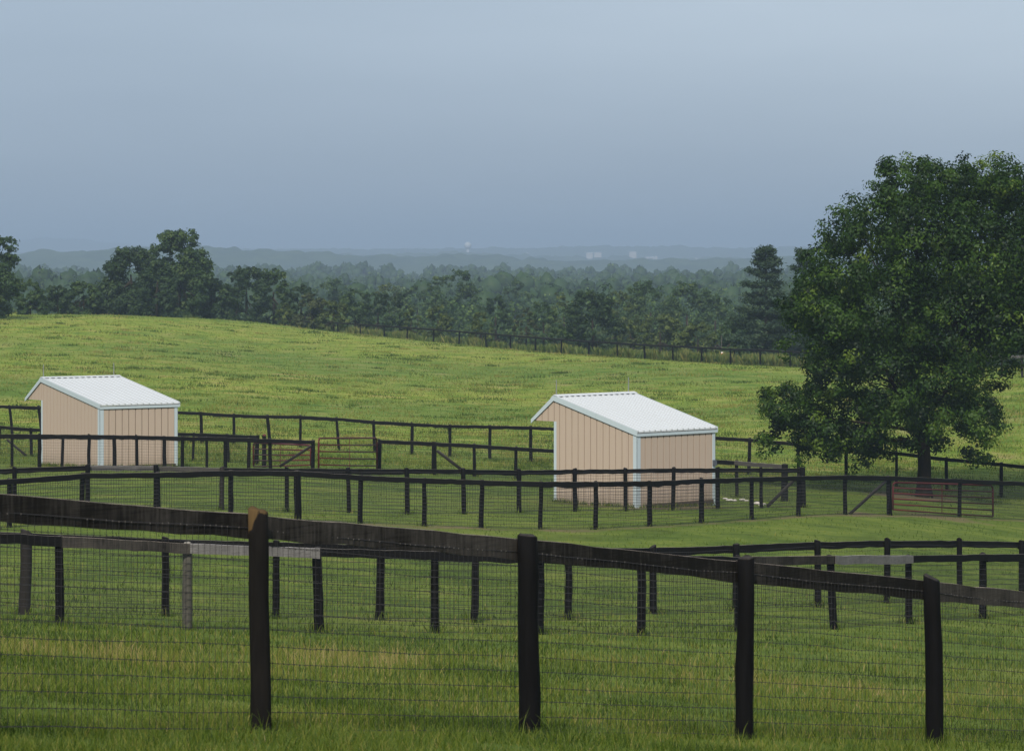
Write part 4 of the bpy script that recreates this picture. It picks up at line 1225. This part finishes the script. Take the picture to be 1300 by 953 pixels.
# ------------------------------------------------------------------ haze
HAZE = dict(dens=.00029, col=(.435, .56, .755))
def haze():
    mb = MB()
    x0, x1, y0, y1, z0, z1 = -7000, 7000, -300, 14000, -40, CAMZ + 62
    mb.box(((x0 + x1) / 2, (y0 + y1) / 2, (z0 + z1) / 2), ((x1 - x0) / 2, 0, 0), (0, (y1 - y0) / 2, 0), (0, 0, (z1 - z0) / 2))
    m, nt, out = mat('pale_haze')
    v = nt.nodes.new('ShaderNodeVolumePrincipled')
    v.inputs['Color'].default_value = (*HAZE['col'], 1); v.inputs['Density'].default_value = HAZE['dens']; v.inputs['Anisotropy'].default_value = .2
    nt.links.new(v.outputs[0], out.inputs['Volume'])
    o = mb.build('haze', m)
    tag(o, 'pale blue haze lying over the valley', 'haze', kind='stuff')
haze()

# ------------------------------------------------------------------ sky and sun
SUN_EL, SUN_AZ = math.radians(40), math.radians(190)     # azimuth from the viewing direction, clockwise: right and a little behind
def sky():
    w = bpy.data.worlds.new('World'); scene.world = w; w.use_nodes = True
    nt = w.node_tree; T = NT(nt)
    for n in list(nt.nodes): nt.nodes.remove(n)
    out = nt.nodes.new('ShaderNodeOutputWorld'); bg = nt.nodes.new('ShaderNodeBackground')
    st = T.n('ShaderNodeTexSky', sky_type='NISHITA', sun_disc=False)
    st.sun_elevation = SUN_EL; st.sun_rotation = SUN_AZ
    tc = T.n('ShaderNodeTexCoord'); sep = T.n('ShaderNodeSeparateXYZ'); T.l(tc.outputs['Generated'], sep.inputs[0])
    # grey blue storm deck: dark and blue low in front, paler to the right and overhead
    z = sep.outputs[2]; x = sep.outputs[0]
    dk = T.ramp(z, SKY)
    right = T.math('MULTIPLY', T.maprange(x, -.20, .22), T.maprange(z, -.02, .085))
    rr = T.mix(T.math('MULTIPLY', right, .62), dk, SKYR)
    wob = T.noise(T.mapping(tc.outputs['Generated'], (4, 4, 22)), 1.0, 4, .55)
    rr = T.mix(1.0, rr, T.ramp(wob, [(.3, (.92, .93, .94)), (.7, (1.07, 1.06, 1.05))]), 'MULTIPLY')
    sc = T.mix(1.0, rr, (10, 10, 10), 'MULTIPLY')
    col = T.mix(.90, st.outputs[0], sc)
    T.l(col, bg.inputs[0]); bg.inputs[1].default_value = .1
    T.l(bg.outputs[0], out.inputs[0])
SKY = [(0.0, (.236, .312, .415)), (.02, (.234, .308, .412)), (.045, (.256, .328, .434)), (.09, (.325, .397, .495)), (.2, (.40, .47, .56)), (.5, (.52, .57, .64)), (1, (.60, .64, .70))]
SKYR = (.50, .575, .66)
sky()
sd = bpy.data.lights.new('sun', 'SUN'); sd.energy = 4.5; sd.angle = math.radians(7); sd.color = (1, .90, .75)
so = bpy.data.objects.new('sun', sd); COL.objects.link(so)
from mathutils import Vector
dirv = Vector((math.sin(SUN_AZ) * math.cos(SUN_EL), math.cos(SUN_AZ) * math.cos(SUN_EL), math.sin(SUN_EL)))
so.rotation_euler = dirv.to_track_quat('Z', 'Y').to_euler(); so.location = (60, -40, 60)

# ------------------------------------------------------------------ camera
cd = bpy.data.cameras.new('camera'); cam = bpy.data.objects.new('camera', cd); COL.objects.link(cam)
cd.sensor_width = 36; cd.lens = 36 * F / 1300; cd.shift_y = -(476.5 - HZ) / 1300
cd.clip_start = .5; cd.clip_end = 40000
cam.location = (0, 0, CAMZ); cam.rotation_euler = (math.radians(90), 0, 0)
cd.dof.use_dof = True; cd.dof.focus_distance = 105; cd.dof.aperture_fstop = 14
scene.camera = cam

scene.render.engine = 'CYCLES'
c = scene.cycles
c.use_denoising = True
try: c.denoiser = 'OPENIMAGEDENOISE'
except Exception: pass
c.max_bounces = 6; c.diffuse_bounces = 3; c.glossy_bounces = 2; c.transmission_bounces = 3; c.volume_bounces = 2
c.use_adaptive_sampling = False
c.sample_clamp_indirect = 6
scene.view_settings.view_transform = 'Standard'; scene.view_settings.look = 'None'
scene.view_settings.gamma = 1; scene.view_settings.exposure = 0.33
